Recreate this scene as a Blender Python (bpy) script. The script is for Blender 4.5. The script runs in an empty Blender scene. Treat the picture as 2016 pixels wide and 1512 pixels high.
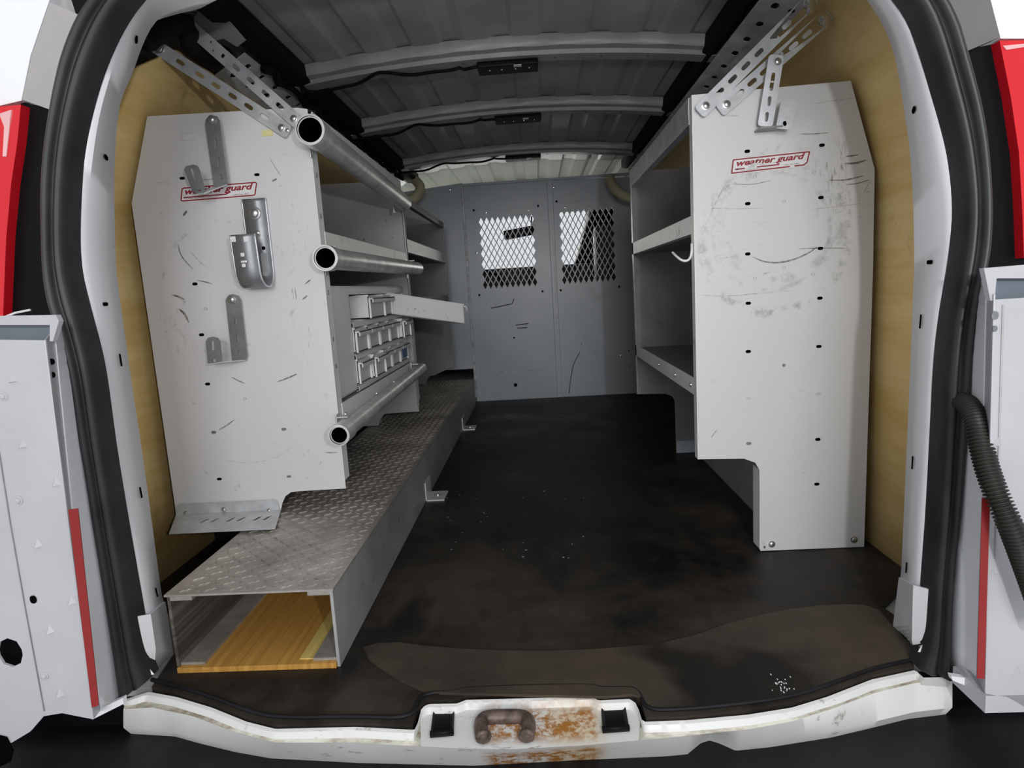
import bpy, bmesh, math, random
from mathutils import Vector, Matrix, Quaternion
from mathutils.bvhtree import BVHTree
random.seed(7)
SC = bpy.context.scene
COL = SC.collection
# ------------------------------------------------------------------ camera
FPX, PITCH, ROLL, YAW = 1250.0, 0.147752746, -0.0599574934, -0.0466706135
CAM = Vector((0, 0, .72))
cy, sy = math.cos(YAW), math.sin(YAW)
FW = Vector((sy*math.cos(PITCH), cy*math.cos(PITCH), -math.sin(PITCH)))
_r0 = Vector((cy, -sy, 0)); _u0 = _r0.cross(FW)
RT = _r0*math.cos(ROLL) + _u0*math.sin(ROLL)
UP = -_r0*math.sin(ROLL) + _u0*math.cos(ROLL)
cd = bpy.data.cameras.new('camera'); cam = bpy.data.objects.new('camera', cd); COL.objects.link(cam)
cd.sensor_width = 36; cd.lens = FPX*36/2016; cd.clip_start = .02
m3 = Matrix((RT, UP, -FW)).transposed()
cam.matrix_world = Matrix.Translation(CAM) @ m3.to_4x4()
SC.camera = cam
# ------------------------------------------------------------------ view, world, lights
SC.view_settings.view_transform = 'Standard'; SC.view_settings.look = 'None'
SC.view_settings.gamma = 1; SC.view_settings.use_curve_mapping = False
SC.view_settings.exposure = -0.28
W = bpy.data.worlds.new('world'); SC.world = W; W.use_nodes = True
W.node_tree.nodes['Background'].inputs[0].default_value = (.93, .96, 1, 1)
W.node_tree.nodes['Background'].inputs[1].default_value = 1.0
def lamp(name, kind, loc, energy, target=None, size=.1, size_y=None, color=(1, 1, 1)):
    l = bpy.data.lights.new(name, kind); l.energy = energy; l.color = color
    if kind == 'AREA':
        l.size = size
        if size_y: l.shape = 'RECTANGLE'; l.size_y = size_y
    elif kind == 'POINT': l.shadow_soft_size = size
    o = bpy.data.objects.new(name, l); COL.objects.link(o); o.location = loc
    if target is not None: o.rotation_euler = (Vector(target)-Vector(loc)).to_track_quat('-Z', 'Y').to_euler()
    return o
lamp('lamp_behind_camera', 'POINT', (.34, -.36, .87), 36, size=.02, color=(.97, .98, 1))
lamp('rear_fill_light', 'AREA', (.2, -3.4, 1.5), 85, (-.1, 3.0, .8), 1.4, .9, (1, .975, .95))  # unseen soft light added behind the camera to reach the partition
lamp('windscreen_daylight', 'AREA', (-.1, 6.9, .95), 70, (-.1, 4.4, 1.3), 2.2, 1.0, (.97, 1, .93))

# ------------------------------------------------------------------ pixel -> plane
def ray(x, y): return FW + RT*((x-1008)/FPX) - UP*((y-756)/FPX)
def on(x, y, ax, v):
    d = ray(x, y); return CAM + d*((v-CAM[ax])/d[ax])
def oX(x, y, v): return on(x, y, 0, v)
def oY(x, y, v): return on(x, y, 1, v)
def oZ(x, y, v): return on(x, y, 2, v)

# ------------------------------------------------------------------ materials
class NT:
    def __init__(s, name):
        s.m = bpy.data.materials.new(name); s.m.use_nodes = True; s.t = s.m.node_tree
        s.b = s.t.nodes['Principled BSDF']
        s.tc = s.t.nodes.new('ShaderNodeTexCoord')
    def n(s, k): return s.t.nodes.new(k)
    def l(s, a, b): s.t.links.new(a, b)
    def math(s, op, a, b=None, c=None, clamp=False):
        q = s.n('ShaderNodeMath'); q.operation = op; q.use_clamp = clamp
        for i, v in enumerate((a, b, c)):
            if v is None: continue
            if isinstance(v, (int, float)): q.inputs[i].default_value = v
            else: s.l(v, q.inputs[i])
        return q.outputs[0]
    def noise(s, scale=5, detail=4, rough=.6, vec=(1, 1, 1), off=(0, 0, 0), rot=(0, 0, 0)):
        mp = s.n('ShaderNodeMapping'); mp.inputs['Scale'].default_value = vec; mp.inputs['Location'].default_value = off
        mp.inputs['Rotation'].default_value = rot
        s.l(s.tc.outputs['Object'], mp.inputs[0])
        q = s.n('ShaderNodeTexNoise'); q.inputs['Scale'].default_value = scale; q.inputs['Detail'].default_value = detail
        q.inputs['Roughness'].default_value = rough; s.l(mp.outputs[0], q.inputs['Vector']); return q.outputs['Fac']
    def step(s, f, a, b, lo=0., hi=1.):
        q = s.n('ShaderNodeMapRange'); q.inputs[1].default_value = a; q.inputs[2].default_value = b
        q.inputs[3].default_value = lo; q.inputs[4].default_value = hi; s.l(f, q.inputs[0]); return q.outputs[0]
    def mix(s, f, a, b):
        q = s.n('ShaderNodeMix'); q.data_type = 'RGBA'
        if isinstance(f, (int, float)): q.inputs[0].default_value = f
        else: s.l(f, q.inputs[0])
        for i, v in ((6, a), (7, b)):
            if isinstance(v, tuple): q.inputs[i].default_value = (*v, 1)
            else: s.l(v, q.inputs[i])
        return q.outputs[2]
    def xyz(s):
        q = s.n('ShaderNodeSeparateXYZ'); s.l(s.tc.outputs['Object'], q.inputs[0]); return q.outputs
    def bump(s, h, st=.2, dist=.01):
        q = s.n('ShaderNodeBump'); q.inputs['Strength'].default_value = st; q.inputs['Distance'].default_value = dist
        s.l(h, q.inputs['Height']); s.l(q.outputs[0], s.b.inputs['Normal'])
    def base(s, c):
        if isinstance(c, tuple): s.b.inputs['Base Color'].default_value = (*c, 1)
        else: s.l(c, s.b.inputs['Base Color'])
    def set(s, rough=.5, metal=0, spec=.5):
        s.b.inputs['Roughness'].default_value = rough; s.b.inputs['Metallic'].default_value = metal
        s.b.inputs['Specular IOR Level'].default_value = spec
def simple(name, c, rough=.5, metal=0, spec=.5, var=.12, scale=8, bump=0):
    t = NT(name); f = t.noise(scale, 5)
    t.base(t.mix(t.step(f, .35, .65), tuple(v*(1-var) for v in c), tuple(min(1, v*(1+var)) for v in c)))
    t.set(rough, metal, spec)
    if bump: t.bump(t.noise(scale*8, 3), bump, .004)
    return t.m
def box_mask(t, o, x0, x1, z0, z1, soft=.03):
    a = t.math('MULTIPLY', t.step(o[0], x0-soft, x0+soft), t.step(o[0], x1-soft, x1+soft, 1, 0))
    b = t.math('MULTIPLY', t.step(o[2], z0-soft, z0+soft), t.step(o[2], z1-soft, z1+soft, 1, 0))
    return t.math('MULTIPLY', a, b)
def ring(t, o, cx, cz, r, w, n, lo, hi):
    dx = t.math('SUBTRACT', o[0], cx); dz = t.math('SUBTRACT', o[2], cz)
    d = t.math('SQRT', t.math('ADD', t.math('MULTIPLY', dx, dx), t.math('MULTIPLY', dz, dz)))
    k = t.step(t.math('ABSOLUTE', t.math('SUBTRACT', d, r)), w*.3, w, 1, 0)
    return t.math('MULTIPLY', k, t.step(n, lo, hi))
def scuffed(name, c, rings, boxes, base_dirt=.5):
    t = NT(name); o = t.xyz()
    fine = t.noise(34, 5, .7); streak = t.noise(3.2, 6, .7, (6, 6, 60), rot=(0, .06, 0)); diag = t.noise(3.5, 6, .7, (50, 6, 9), rot=(0, .7, 0))
    blot = t.noise(2.5, 3)
    k = t.math('MULTIPLY', t.step(fine, .66, .74), t.step(blot, .5, .62))
    k = t.math('MULTIPLY', k, base_dirt)
    for (cx, cz, r, w, lo, hi, st) in rings:
        k = t.math('MAXIMUM', k, t.math('MULTIPLY', ring(t, o, cx, cz, r, w, fine, lo, hi), st))
    for (x0, x1, z0, z1, kind, lo, hi, st) in boxes:
        nn = streak if kind == 's' else diag
        k = t.math('MAXIMUM', k, t.math('MULTIPLY', t.math('MULTIPLY', box_mask(t, o, x0, x1, z0, z1), t.step(nn, lo, hi)), st))
    soft = t.step(t.noise(1.8, 4), .4, .7, 0, .10)
    col = t.mix(soft, c, (.55, .50, .42)); col = t.mix(k, col, (.07, .065, .06))
    t.base(col); t.set(.38, 0, .5); return t.m
M = {}
M['frame'] = NT('frame_paint')
t = M['frame']; k = t.math('MULTIPLY', t.step(t.noise(30, 5, .75), .64, .72), t.step(t.noise(3, 2), .5, .6))
t.base(t.mix(t.math('MULTIPLY', k, .5), (.76, .75, .775), (.2, .18, .15))); t.set(.32, 0, .5); M['frame'] = t.m
M['panelR'] = scuffed('scuffed_white_right', (.64, .64, .645),
    [(.585, .80, .175, .016, .48, .66, .5), (.575, .82, .14, .008, .46, .70, .4), (.60, .86, .15, .018, .52, .66, .3)],
    [(.68, .83, .78, .93, 's', .60, .70, .6), (.42, .6, .70, .88, 's', .60, .72, .35), (.66, .80, .60, .78, 'd', .62, .74, .35), (.69, .765, .86, 1.02, 'd', .56, .68, .75), (.60, .80, .35, .52, 's', .66, .74, .4)], .35)
M['panelL'] = scuffed('scuffed_white_left', (.66, .655, .665),
    [(-.78, .76, .17, .007, .52, .68, .4), (-.75, .42, .20, .005, .55, .70, .25), (-.73, .60, .22, .010, .60, .70, .35)],
    [(-.63, -.56, .55, .98, 'd', .60, .72, .6), (-1.0, -.6, .3, .5, 's', .64, .74, .3), (-.98, -.9, .62, .72, 'd', .58, .68, .8)], .4)
M['white'] = simple('white_enamel', (.82, .82, .83), .42, var=.05, scale=5)
M['white_dirty'] = (lambda t: (t.base(t.mix(t.math('MULTIPLY', t.step(t.noise(24, 6, .75), .55, .7), t.step(t.noise(4, 3), .42, .6)), (.78, .79, .75), (.22, .18, .15))), t.set(.45), t.m)[2])(NT('worn_white_strip'))
M['bin'] = (lambda t: (t.base(t.mix(t.math('MULTIPLY', t.step(t.noise(60, 4, .75), .6, .68), t.step(t.noise(9, 2), .5, .56)), (.74, .75, .74), (.10, .10, .10))), t.set(.5), t.m)[2])(NT('smudged_bin_plastic'))
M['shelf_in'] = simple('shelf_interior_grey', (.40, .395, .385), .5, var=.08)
M['roof'] = simple('roof_primer', (.42, .395, .375), .5, var=.15, scale=4)
M['bow'] = simple('roof_bow_grey', (.36, .35, .355), .38, var=.12)
M['rail'] = simple('rail_grey', (.62, .62, .61), .4, var=.2, scale=12)
M['partition'] = (lambda t: (t.base(t.mix(t.math('MULTIPLY', t.step(t.noise(40, 5, .8), .66, .72), .5), t.mix(t.step(t.noise(2, 4), .35, .65), (.37, .41, .455), (.44, .48, .525)), (.08, .08, .09))), t.set(.36, 0, .5), t.m)[2])(NT('partition_blue_grey'))
M['partition_edge'] = simple('worn_bright_edge', (.42, .44, .46), .4, var=.3, scale=30)
M['galv'] = simple('zinc_plated_steel', (.62, .64, .66), .38, .4, var=.14, scale=25)
M['galv_dark'] = simple('dull_zinc', (.24, .25, .26), .4, .5, var=.16, scale=20)
M['pipe'] = simple('conduit_steel', (.64, .63, .61), .38, .45, var=.2, scale=18)
M['screw'] = simple('screw_steel', (.75, .75, .75), .2, .9, var=.1)
M['alu'] = (lambda t: (t.base(t.mix(t.step(t.noise(6, 6, .7), .35, .68), (.30, .275, .245), (.58, .54, .49))), t.set(.46, .55, .5), t.bump(t.noise(90, 3), .1, .002), t.m)[3])(NT('aged_aluminium'))
M['alu_inside'] = (lambda t: (t.base(t.mix(t.step(t.noise(3, 5, .7, (1, .25, 22)), .35, .68), (.035, .028, .022), (.17, .155, .135))), t.set(.5, .2, .4), t.m)[2])(NT('shaded_aluminium_inside'))  # shade inside the channel put into a darker, streaked aluminium colour
M['alu_side'] = (lambda t: (t.base(t.mix(t.math('MULTIPLY', t.step(t.noise(4, 6, .7, (10, 3, 14), rot=(.8, 0, 0)), .6, .7), .7), t.mix(t.step(t.noise(3, 5), .35, .65), (.28, .28, .28), (.46, .46, .46)), (.06, .06, .06))), t.set(.5, .3, .5), t.m)[2])(NT('scuffed_aluminium_side'))
def wood(name, a, b, vec, dark=(.12, .07, .03), st=.25):
    t = NT(name); f = t.noise(2.2, 6, .65, vec); g = t.noise(5, 6, .75, (1, 1, .6))
    c = t.mix(t.step(f, .3, .7), a, b); c = t.mix(t.math('MULTIPLY', t.step(g, .62, .8), st), c, dark)
    t.base(c); t.set(.5, 0, .4); t.bump(f, .1, .002); return t.m
M['ply'] = wood('varnished_plywood', (.70, .46, .15), (.90, .67, .31), (1, 1, 7), st=.7)
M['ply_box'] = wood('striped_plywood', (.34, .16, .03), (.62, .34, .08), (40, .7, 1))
M['ply_green'] = wood('yellow_plywood_strip', (.50, .34, .08), (.72, .58, .20), (40, .7, 1))
M['rubber'] = simple('seal_rubber', (.024, .024, .026), .42, 0, .35, var=.3)
M['black'] = simple('black_plastic', (.004, .004, .005), .45, 0, .12)
M['void'] = simple('dark_hole', (.003, .003, .003), .9, 0, 0)
M['loom'] = simple('black_loom_tape', (.007, .007, .008), .8, 0, .2, bump=.4)
def mat_floor():
    t = NT('rubber_mat'); a = t.noise(2.6, 7, .68, off=(3, 1, 0)); b = t.noise(9, 5, .6); c = t.noise(1.3, 4, .6, (2.6, 1, 1), off=(1, 7, 0))
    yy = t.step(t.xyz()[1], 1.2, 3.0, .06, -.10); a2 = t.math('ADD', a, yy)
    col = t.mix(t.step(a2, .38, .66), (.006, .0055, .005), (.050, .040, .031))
    col = t.mix(t.math('MULTIPLY', t.step(c, .5, .62), .8), col, (.006, .0055, .005))
    col = t.mix(t.math('MULTIPLY', t.step(b, .66, .75), .5), col, (.05, .042, .035))
    t.base(col); t.l(t.step(a, .3, .7, .38, .62), t.b.inputs['Roughness']); t.b.inputs['Specular IOR Level'].default_value = .22
    t.bump(t.noise(140, 3), .15, .003); return t.m
M['mat'] = mat_floor()
def mat_flap():
    t = NT('worn_mat'); a = t.noise(3.5, 7, .7, off=(.4, 0, 0)); b = t.noise(2.2, 3, .5, off=(5, 2, 0))
    col = t.mix(t.step(a, .35, .68), (.034, .028, .022), (.082, .064, .045))
    col = t.mix(t.math('MULTIPLY', t.step(b, .56, .62), .75), col, (.006, .0055, .005))
    t.base(col); t.set(.6, 0, .2); t.bump(t.noise(140, 3), .2, .003); return t.m
M['flap'] = mat_flap()
M['bumper'] = simple('bumper_plastic', (.010, .010, .012), .5, 0, .2, var=.3, bump=.2)
def mat_sill():
    t = NT('sill_paint'); a = t.noise(26, 6, .75, (1, 2.2, 1)); b = t.noise(4, 3); o = t.xyz()
    def rect(x0, x1, y0, y1, s):
        p = t.math('MULTIPLY', t.step(o[0], x0-s, x0+s), t.step(o[0], x1-s, x1+s, 1, 0))
        return t.math('MULTIPLY', p, t.math('MULTIPLY', t.step(o[1], y0-s, y0+s), t.step(o[1], y1-s, y1+s, 1, 0)))
    c = t.mix(t.math('MULTIPLY', t.step(a, .58, .7), t.step(b, .44, .58)), (.69, .69, .67), (.20, .18, .14))
    r1 = t.math('MULTIPLY', rect(-.125, .065, .945, 1.018, .012), t.step(t.noise(40, 6, .75), .43, .56))
    tint = t.math('MULTIPLY', rect(-.02, .07, .935, 1.02, .02), .55)
    c = t.mix(tint, c, (.62, .44, .19)); c = t.mix(r1, c, (.36, .15, .03))
    t.base(c); t.set(.4, 0, .4); return t.m
M['sill'] = mat_sill()
M['grime'] = (lambda t: (t.base(t.mix(t.step(t.noise(22, 6, .75, (.35, 1, 1)), .42, .62), (.60, .58, .50), (.22, .19, .13))), t.set(.55), t.m)[2])(NT('grimy_sill'))
M['striker'] = simple('rusty_striker', (.12, .085, .07), .5, .3, var=.5, scale=60)
M['silver'] = simple('body_silver', (.42, .40, .385), .35, .1, var=.10, scale=5)
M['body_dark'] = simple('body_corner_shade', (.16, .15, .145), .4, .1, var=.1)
M['body_white'] = simple('body_white', (.84, .85, .87), .12, 0, .6, var=.02)
M['door'] = simple('door_paint', (.45, .45, .47), .35, 0, .5, var=.04)
M['channel'] = simple('window_channel', (.14, .17, .20), .5)
M['red_reflector'] = simple('red_reflector', (.24, .010, .010), .3, 0, .5, var=.1)
def mat_lens():
    t = NT('tail_lens'); t.base((.66, .008, .018)); t.set(.12, 0, .5)
    t.b.inputs['Coat Weight'].default_value = .1; t.b.inputs['Subsurface Weight'].default_value = .0
    t.b.inputs['Subsurface Radius'].default_value = (.02, .004, .004); return t.m
M['lens'] = mat_lens()
M['lens_clear'] = simple('pale_lens', (.80, .45, .45), .15, 0, .6)
M['red_print'] = simple('red_print', (.27, .008, .022), .5, var=.1, scale=40)
M['sticker'] = simple('sticker_white', (.74, .73, .73), .4, var=.03)
M['grey_print'] = simple('grey_print', (.25, .22, .22), .5)
M['yellow_label'] = simple('yellow_label', (.70, .66, .30), .5)
M['blue'] = simple('blue_label', (.02, .09, .26), .4)
M['shelf_far'] = simple('dim_shelf_grey', (.20, .21, .215), .5, var=.1)  # shelf grey darkened to stand for the shade deep in the van
M['shelf_right'] = simple('shaded_shelf_grey', (.24, .232, .222), .5, var=.12)  # weaker light on the right shelving painted as a darker grey
M['foam'] = simple('cream_foam', (.58, .54, .36), .7, var=.2)
M['headliner'] = simple('headliner', (.72, .75, .62), .7, var=.05)
M['cab'] = simple('cab_dark_trim', (.02, .018, .018), .6, var=.4)
M['wheel_well'] = simple('wheel_well_paint', (.34, .33, .33), .4, var=.1)
M['ground'] = simple('concrete_ground', (.55, .56, .58), .7, var=.1, scale=3, bump=.1)
M['outer'] = simple('van_body_paint', (.45, .45, .45), .4)
M['hose'] = simple('corrugated_loom', (.018, .018, .014), .5, 0, .35, var=.3)
def mat_glass():
    t = NT('windscreen_glass'); tr = t.n('ShaderNodeBsdfTransparent'); gl = t.n('ShaderNodeBsdfGlossy'); gl.inputs['Roughness'].default_value = .02
    mx = t.n('ShaderNodeMixShader'); mx.inputs[0].default_value = .05
    t.l(tr.outputs[0], mx.inputs[1]); t.l(gl.outputs[0], mx.inputs[2]); t.l(mx.outputs[0], t.t.nodes['Material Output'].inputs[0]); return t.m
M['glass'] = mat_glass()

# ------------------------------------------------------------------ mesh helpers
def link(name, bm, mat, parent=None, smooth=False, recalc=True):
    if recalc: bmesh.ops.recalc_face_normals(bm, faces=bm.faces)
    me = bpy.data.meshes.new(name); bm.to_mesh(me); bm.free()
    if isinstance(mat, str): mat = M[mat]
    me.materials.append(mat)
    if smooth:
        for p in me.polygons: p.use_smooth = True
    o = bpy.data.objects.new(name, me); COL.objects.link(o)
    if parent: o.parent = parent
    return o
def autosmooth(o, ang=40):
    for p in o.data.polygons: p.use_smooth = True
    o.data.set_sharp_from_angle(angle=math.radians(ang)); return o
def tag(o, label=None, cat=None, group=None, kind=None):
    if label: o['label'] = label
    if cat: o['category'] = cat
    if group: o['group'] = group
    if kind: o['kind'] = kind
    return o
def empty(name, label=None, cat=None, group=None, kind=None):
    o = bpy.data.objects.new(name, None); COL.objects.link(o); o.empty_display_size = .05
    return tag(o, label, cat, group, kind)
def bx(bm, a, b, bev=0):
    a, b = Vector(a), Vector(b); lo = Vector([min(a[i], b[i]) for i in range(3)]); hi = Vector([max(a[i], b[i]) for i in range(3)])
    r = bmesh.ops.create_cube(bm, size=1)
    vs = r['verts']
    for v in vs: v.co = Vector([lo[i]+(v.co[i]+.5)*(hi[i]-lo[i]) for i in range(3)])
    if bev:
        es = list({e for v in vs for e in v.link_edges})
        bmesh.ops.bevel(bm, geom=es, offset=bev, segments=2, affect='EDGES', profile=.7)
    return bm
def box(name, a, b, mat, parent=None, bev=0):
    return link(name, bx(bmesh.new(), a, b, bev), mat, parent)
def stadium(c, w, h, ang=0, n=6):
    """rounded slot, w x h, in 2D"""
    r = min(w, h)/2; L = max(w, h)/2-r; pts = []
    for s in (0, 1):
        for i in range(n+1):
            a = -math.pi/2+math.pi*i/n+math.pi*s
            pts.append((L*(1 if s == 0 else -1)+r*math.cos(a), r*math.sin(a)))
    if h > w: pts = [(-y, x) for x, y in pts]
    ca, sa = math.cos(ang), math.sin(ang)
    return [(c[0]+x*ca-y*sa, c[1]+x*sa+y*ca) for x, y in pts]
def plate(bm, outline, holes, O, U, V, th):
    """flat plate with holes: outline/holes in 2D (u,v), O+uU+vV, thickness th along U x V"""
    O, U, V = Vector(O), Vector(U), Vector(V); N = U.cross(V).normalized()
    t = bmesh.new(); loops = []
    for L in [outline]+list(holes):
        vs = [t.verts.new(O+U*p[0]+V*p[1]) for p in L]; loops.append(vs)
        for i in range(len(vs)): t.edges.new((vs[i], vs[(i+1) % len(vs)]))
    bmesh.ops.triangle_fill(t, use_beauty=True, use_dissolve=False, edges=t.edges[:])
    t.verts.index_update(); t.verts.ensure_lookup_table()
    fr = [bm.verts.new(v.co) for v in t.verts]; bk = [bm.verts.new(v.co+N*th) for v in t.verts]
    for f in t.faces:
        ids = [v.index for v in f.verts]
        try:
            bm.faces.new([fr[i] for i in ids]); bm.faces.new([bk[i] for i in reversed(ids)])
        except ValueError: pass
    for vs in loops:
        ids = [v.index for v in vs]
        for i in range(len(ids)):
            a, b = ids[i], ids[(i+1) % len(ids)]
            bm.faces.new((fr[a], fr[b], bk[b], bk[a]))
    t.free(); return bm
def plateY(name, px, Y, th, mat, parent=None, holes_px=(), clampz=None):
    """outline traced on the plane Y; th goes to +Y (into the van)"""
    def cv(L):
        o = []
        for p in L:
            q = oY(p[0], p[1], Y); z = q.z if clampz is None else max(q.z, clampz); o.append((q.x, z))
        return o
    bm = bmesh.new()
    plate(bm, cv(px), [cv(h) for h in holes_px], (0, Y, 0), (1, 0, 0), (0, 0, 1), -th)
    return link(name, bm, mat, parent)
def resample(pts, n):
    pts = [Vector(p) for p in pts]; d = [0]
    for a, b in zip(pts, pts[1:]): d.append(d[-1]+(b-a).length)
    out = []; j = 0
    for i in range(n):
        s = d[-1]*i/(n-1)
        while j < len(d)-2 and d[j+1] < s: j += 1
        k = (s-d[j])/max(1e-9, d[j+1]-d[j]); out.append(pts[j].lerp(pts[j+1], min(1, max(0, k))))
    return out
def smooth_poly(pts, it=2):
    pts = [Vector(p) for p in pts]
    for _ in range(it):
        q = [pts[0]]
        for a, b in zip(pts, pts[1:]): q += [a.lerp(b, .25), a.lerp(b, .75)]
        q.append(pts[-1]); pts = q
    return pts
def loft(bm, lines, n=60, closed=False):
    rows = [[bm.verts.new(p) for p in resample(L, n)] for L in lines]
    R = rows+[rows[0]] if closed else rows
    for a, b in zip(R, R[1:]):
        for i in range(n-1): bm.faces.new((a[i], a[i+1], b[i+1], b[i]))
    return rows
def tube(bm, pts, r, seg=12, caps=True, rs=None):
    pts = [Vector(p) for p in pts]; rings = []; up = None
    for i, p in enumerate(pts):
        d = (pts[min(i+1, len(pts)-1)]-pts[max(i-1, 0)]).normalized()
        if up is None: up = Vector((0, 0, 1)) if abs(d.z) < .9 else Vector((1, 0, 0))
        s = d.cross(up).normalized(); up = s.cross(d).normalized(); rr = rs[i] if rs else r
        rings.append([bm.verts.new(p+(s*math.cos(2*math.pi*k/seg)+up*math.sin(2*math.pi*k/seg))*rr) for k in range(seg)])
    for a, b in zip(rings, rings[1:]):
        for k in range(seg): bm.faces.new((a[k], a[(k+1) % seg], b[(k+1) % seg], b[k]))
    if caps: bm.faces.new(rings[0]); bm.faces.new(rings[-1])
    return rings
def pipe_bm(a, b, r, t, seg=32):
    a, b = Vector(a), Vector(b); d = (b-a).normalized(); bm = bmesh.new()
    s = d.cross(Vector((0, 0, 1))).normalized(); u = s.cross(d)
    prof = [(a, r), (b, r), (b, r-t), (a, r-t)]
    rg = [[bm.verts.new(p+(s*math.cos(2*math.pi*k/seg)+u*math.sin(2*math.pi*k/seg))*q) for k in range(seg)] for p, q in prof]
    for i in range(4):
        A, B = rg[i], rg[(i+1) % 4]
        for k in range(seg): bm.faces.new((A[k], A[(k+1) % seg], B[(k+1) % seg], B[k])).material_index = 1 if i == 2 else 0
    return bm
def solid(o, th, off=0):
    m = o.modifiers.new('thickness', 'SOLIDIFY'); m.thickness = th; m.offset = off; return o
def screw(c, n=(0, -1, 0), r=.008, parent=None, name='screw', mat='screw'):
    c, n = Vector(c), Vector(n).normalized(); bm = bmesh.new()
    s = n.cross(Vector((0.01, 0.02, 1))).normalized(); u = s.cross(n)
    prof = [(0, r*1.25), (r*.25, r*1.2), (r*.3, r*.85), (r*.7, r*.7), (r*.85, r*.35)]
    rg = [[bm.verts.new(c+n*h+(s*math.cos(math.pi*k/6)+u*math.sin(math.pi*k/6))*q) for k in range(12)] for h, q in prof]
    for A, B in zip(rg, rg[1:]):
        for k in range(12): bm.faces.new((A[k], A[(k+1) % 12], B[(k+1) % 12], B[k]))
    bm.faces.new(rg[-1]); bm.faces.new(rg[0])
    return autosmooth(link(name, bm, mat, parent))
def slot_on(c, n, w, h, ang, parent, mat='void', name='slot', up=(0, 0, 1)):
    n = Vector(n).normalized(); U = Vector(up).cross(n).normalized(); V = n.cross(U)
    bm = bmesh.new(); plate(bm, stadium((0, 0), w, h, ang), [], Vector(c)+n*.0012, U, V, -.002)
    return link(name, bm, mat, parent)

# ================================================================== SETTING
XL, XR, YP, YS = -1.12, .92, 4.13, 1.12
def zr(x, dz=0): return 1.475+dz-.055*((x+.07)/.75)**2
tag(box('floor', (XL, 1.12, -.10), (XR, 6.2, -.012), 'outer'), kind='structure')
tag(box('ground', (-6, -4, -.80), (6, 9, -.75), 'ground'), kind='structure')
tag(box('wall_left', (XL-.03, YS, -.1), (XL, 6.2, 1.62), 'outer'), kind='structure')
tag(box('wall_right', (XR, YS, -.1), (XR+.03, 6.2, 1.62), 'outer'), kind='structure')
# roof skin with pressed lengthways ribs
bm = bmesh.new(); N = 150; rows = []
for Y in (1.14, 1.5, 2.17, 2.83, 3.67, 4.1):
    row = []
    for i in range(N+1):
        x = XL+(XR-XL)*i/N; z = zr(x, .035)
        ph = ((x+.07)/.155) % 1.0
        z -= .009*max(0, min(1, (.34-abs(ph-.5))*14))
        row.append(bm.verts.new((x, Y, z)))
    rows.append(row)
for a, b in zip(rows, rows[1:]):
    for i in range(N): bm.faces.new((a[i], a[i+1], b[i+1], b[i]))
tag(solid(link('ceiling', bm, 'roof'), .006, 1), kind='structure')
bm = bmesh.new(); rows = []
for Y in (4.1, 4.7, 5.36):
    row = []
    for i in range(N+1):
        x = XL+(XR-XL)*i/N; ph = ((x+.07)/.155) % 1.0
        row.append(bm.verts.new((x, Y, zr(x, .045)-.012*max(0, min(1, (.34-abs(ph-.5))*14)))))
    rows.append(row)
for a, b in zip(rows, rows[1:]):
    for i in range(N): bm.faces.new((a[i], a[i+1], b[i+1], b[i]))
tag(solid(link('trim_5', bm, 'headliner'), .006, 1), kind='structure')
tag(box('trim_6', (XL-.03, YS, 1.60), (XR+.03, 5.35, 1.62), 'outer'), kind='structure')

# ------------------------------------------------------------------ rear opening: seal, pillars
sealL_in = [(246, 0), (194, 100), (163, 194), (142, 295), (134, 417), (135, 520), (153, 597), (184, 708), (198, 805), (208, 882), (231, 1020), (257, 1167), (281, 1300), (295, 1336)]
sealL_out = [(178, 0), (130, 97), (104, 222), (88, 347), (90, 480), (92, 540), (101, 600), (115, 632), (135, 701), (149, 764), (163, 865), (174, 923), (189, 1025), (208, 1143), (236, 1330), (240, 1373)]
ridgeL = [(262, 0), (222, 128), (194, 226), (181, 312), (170, 417), (170, 486), (178, 560), (200, 660), (215, 780), (228, 880), (243, 960), (274, 1091), (292, 1209), (303, 1279), (296, 1331)]
innerL = [(430, 0), (396, 4), (330, 24), (302, 42), (278, 90), (257, 153), (240, 185), (231, 226), (224, 312), (224, 417), (227, 525), (231, 560), (243, 646), (264, 795), (278, 882), (297, 1021), (318, 1181), (325, 1192), (342, 1282), (302, 1329)]
sealR_in = [(1797, 0), (1830, 87), (1865, 208), (1889, 312), (1899, 417), (1890, 510), (1872, 604), (1859, 708), (1852, 847), (1843, 1010), (1833, 1143), (1825, 1265), (1807, 1315)]
sealR_out = [(1868, 0), (1903, 122), (1931, 226), (1944, 347), (1946, 450), (1941, 510), (1920, 587), (1906, 708), (1903, 778), (1892, 917), (1885, 1010), (1868, 1161), (1866, 1293), (1873, 1331)]
ridgeR = [(1750, 0), (1785, 69), (1809, 139), (1837, 260), (1858, 382), (1861, 451), (1857, 525), (1837, 604), (1826, 760), (1819, 882), (1809, 1025), (1802, 1161), (1800, 1265), (1808, 1290)]
innerR = [(1690, -30), (1708, 0), (1733, 35), (1757, 87), (1771, 149), (1785, 243), (1791, 278), (1799, 382), (1802, 525), (1799, 569), (1792, 760), (1783, 951), (1780, 1025), (1775, 1136), (1771, 1142), (1766, 1227), (1760, 1234), (1808, 1285)]
def onYs(L, Y): return [oY(x, y, Y) for x, y in L]
TOPZ = 1.34
def with_top(L, Y, side):
    p = onYs(L, Y); t0 = p[0]
    mid = Vector((-.07, Y, TOPZ))
    ex = [mid, Vector((t0.x*.45+mid.x*.55, Y, TOPZ-.008)), Vector((t0.x*.8+mid.x*.2, Y, t0.z*.35+TOPZ*.65))]
    return smooth_poly(ex+p, 2)
YA, YB, YC = 1.09, 1.114, 1.225
pil = {}
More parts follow.
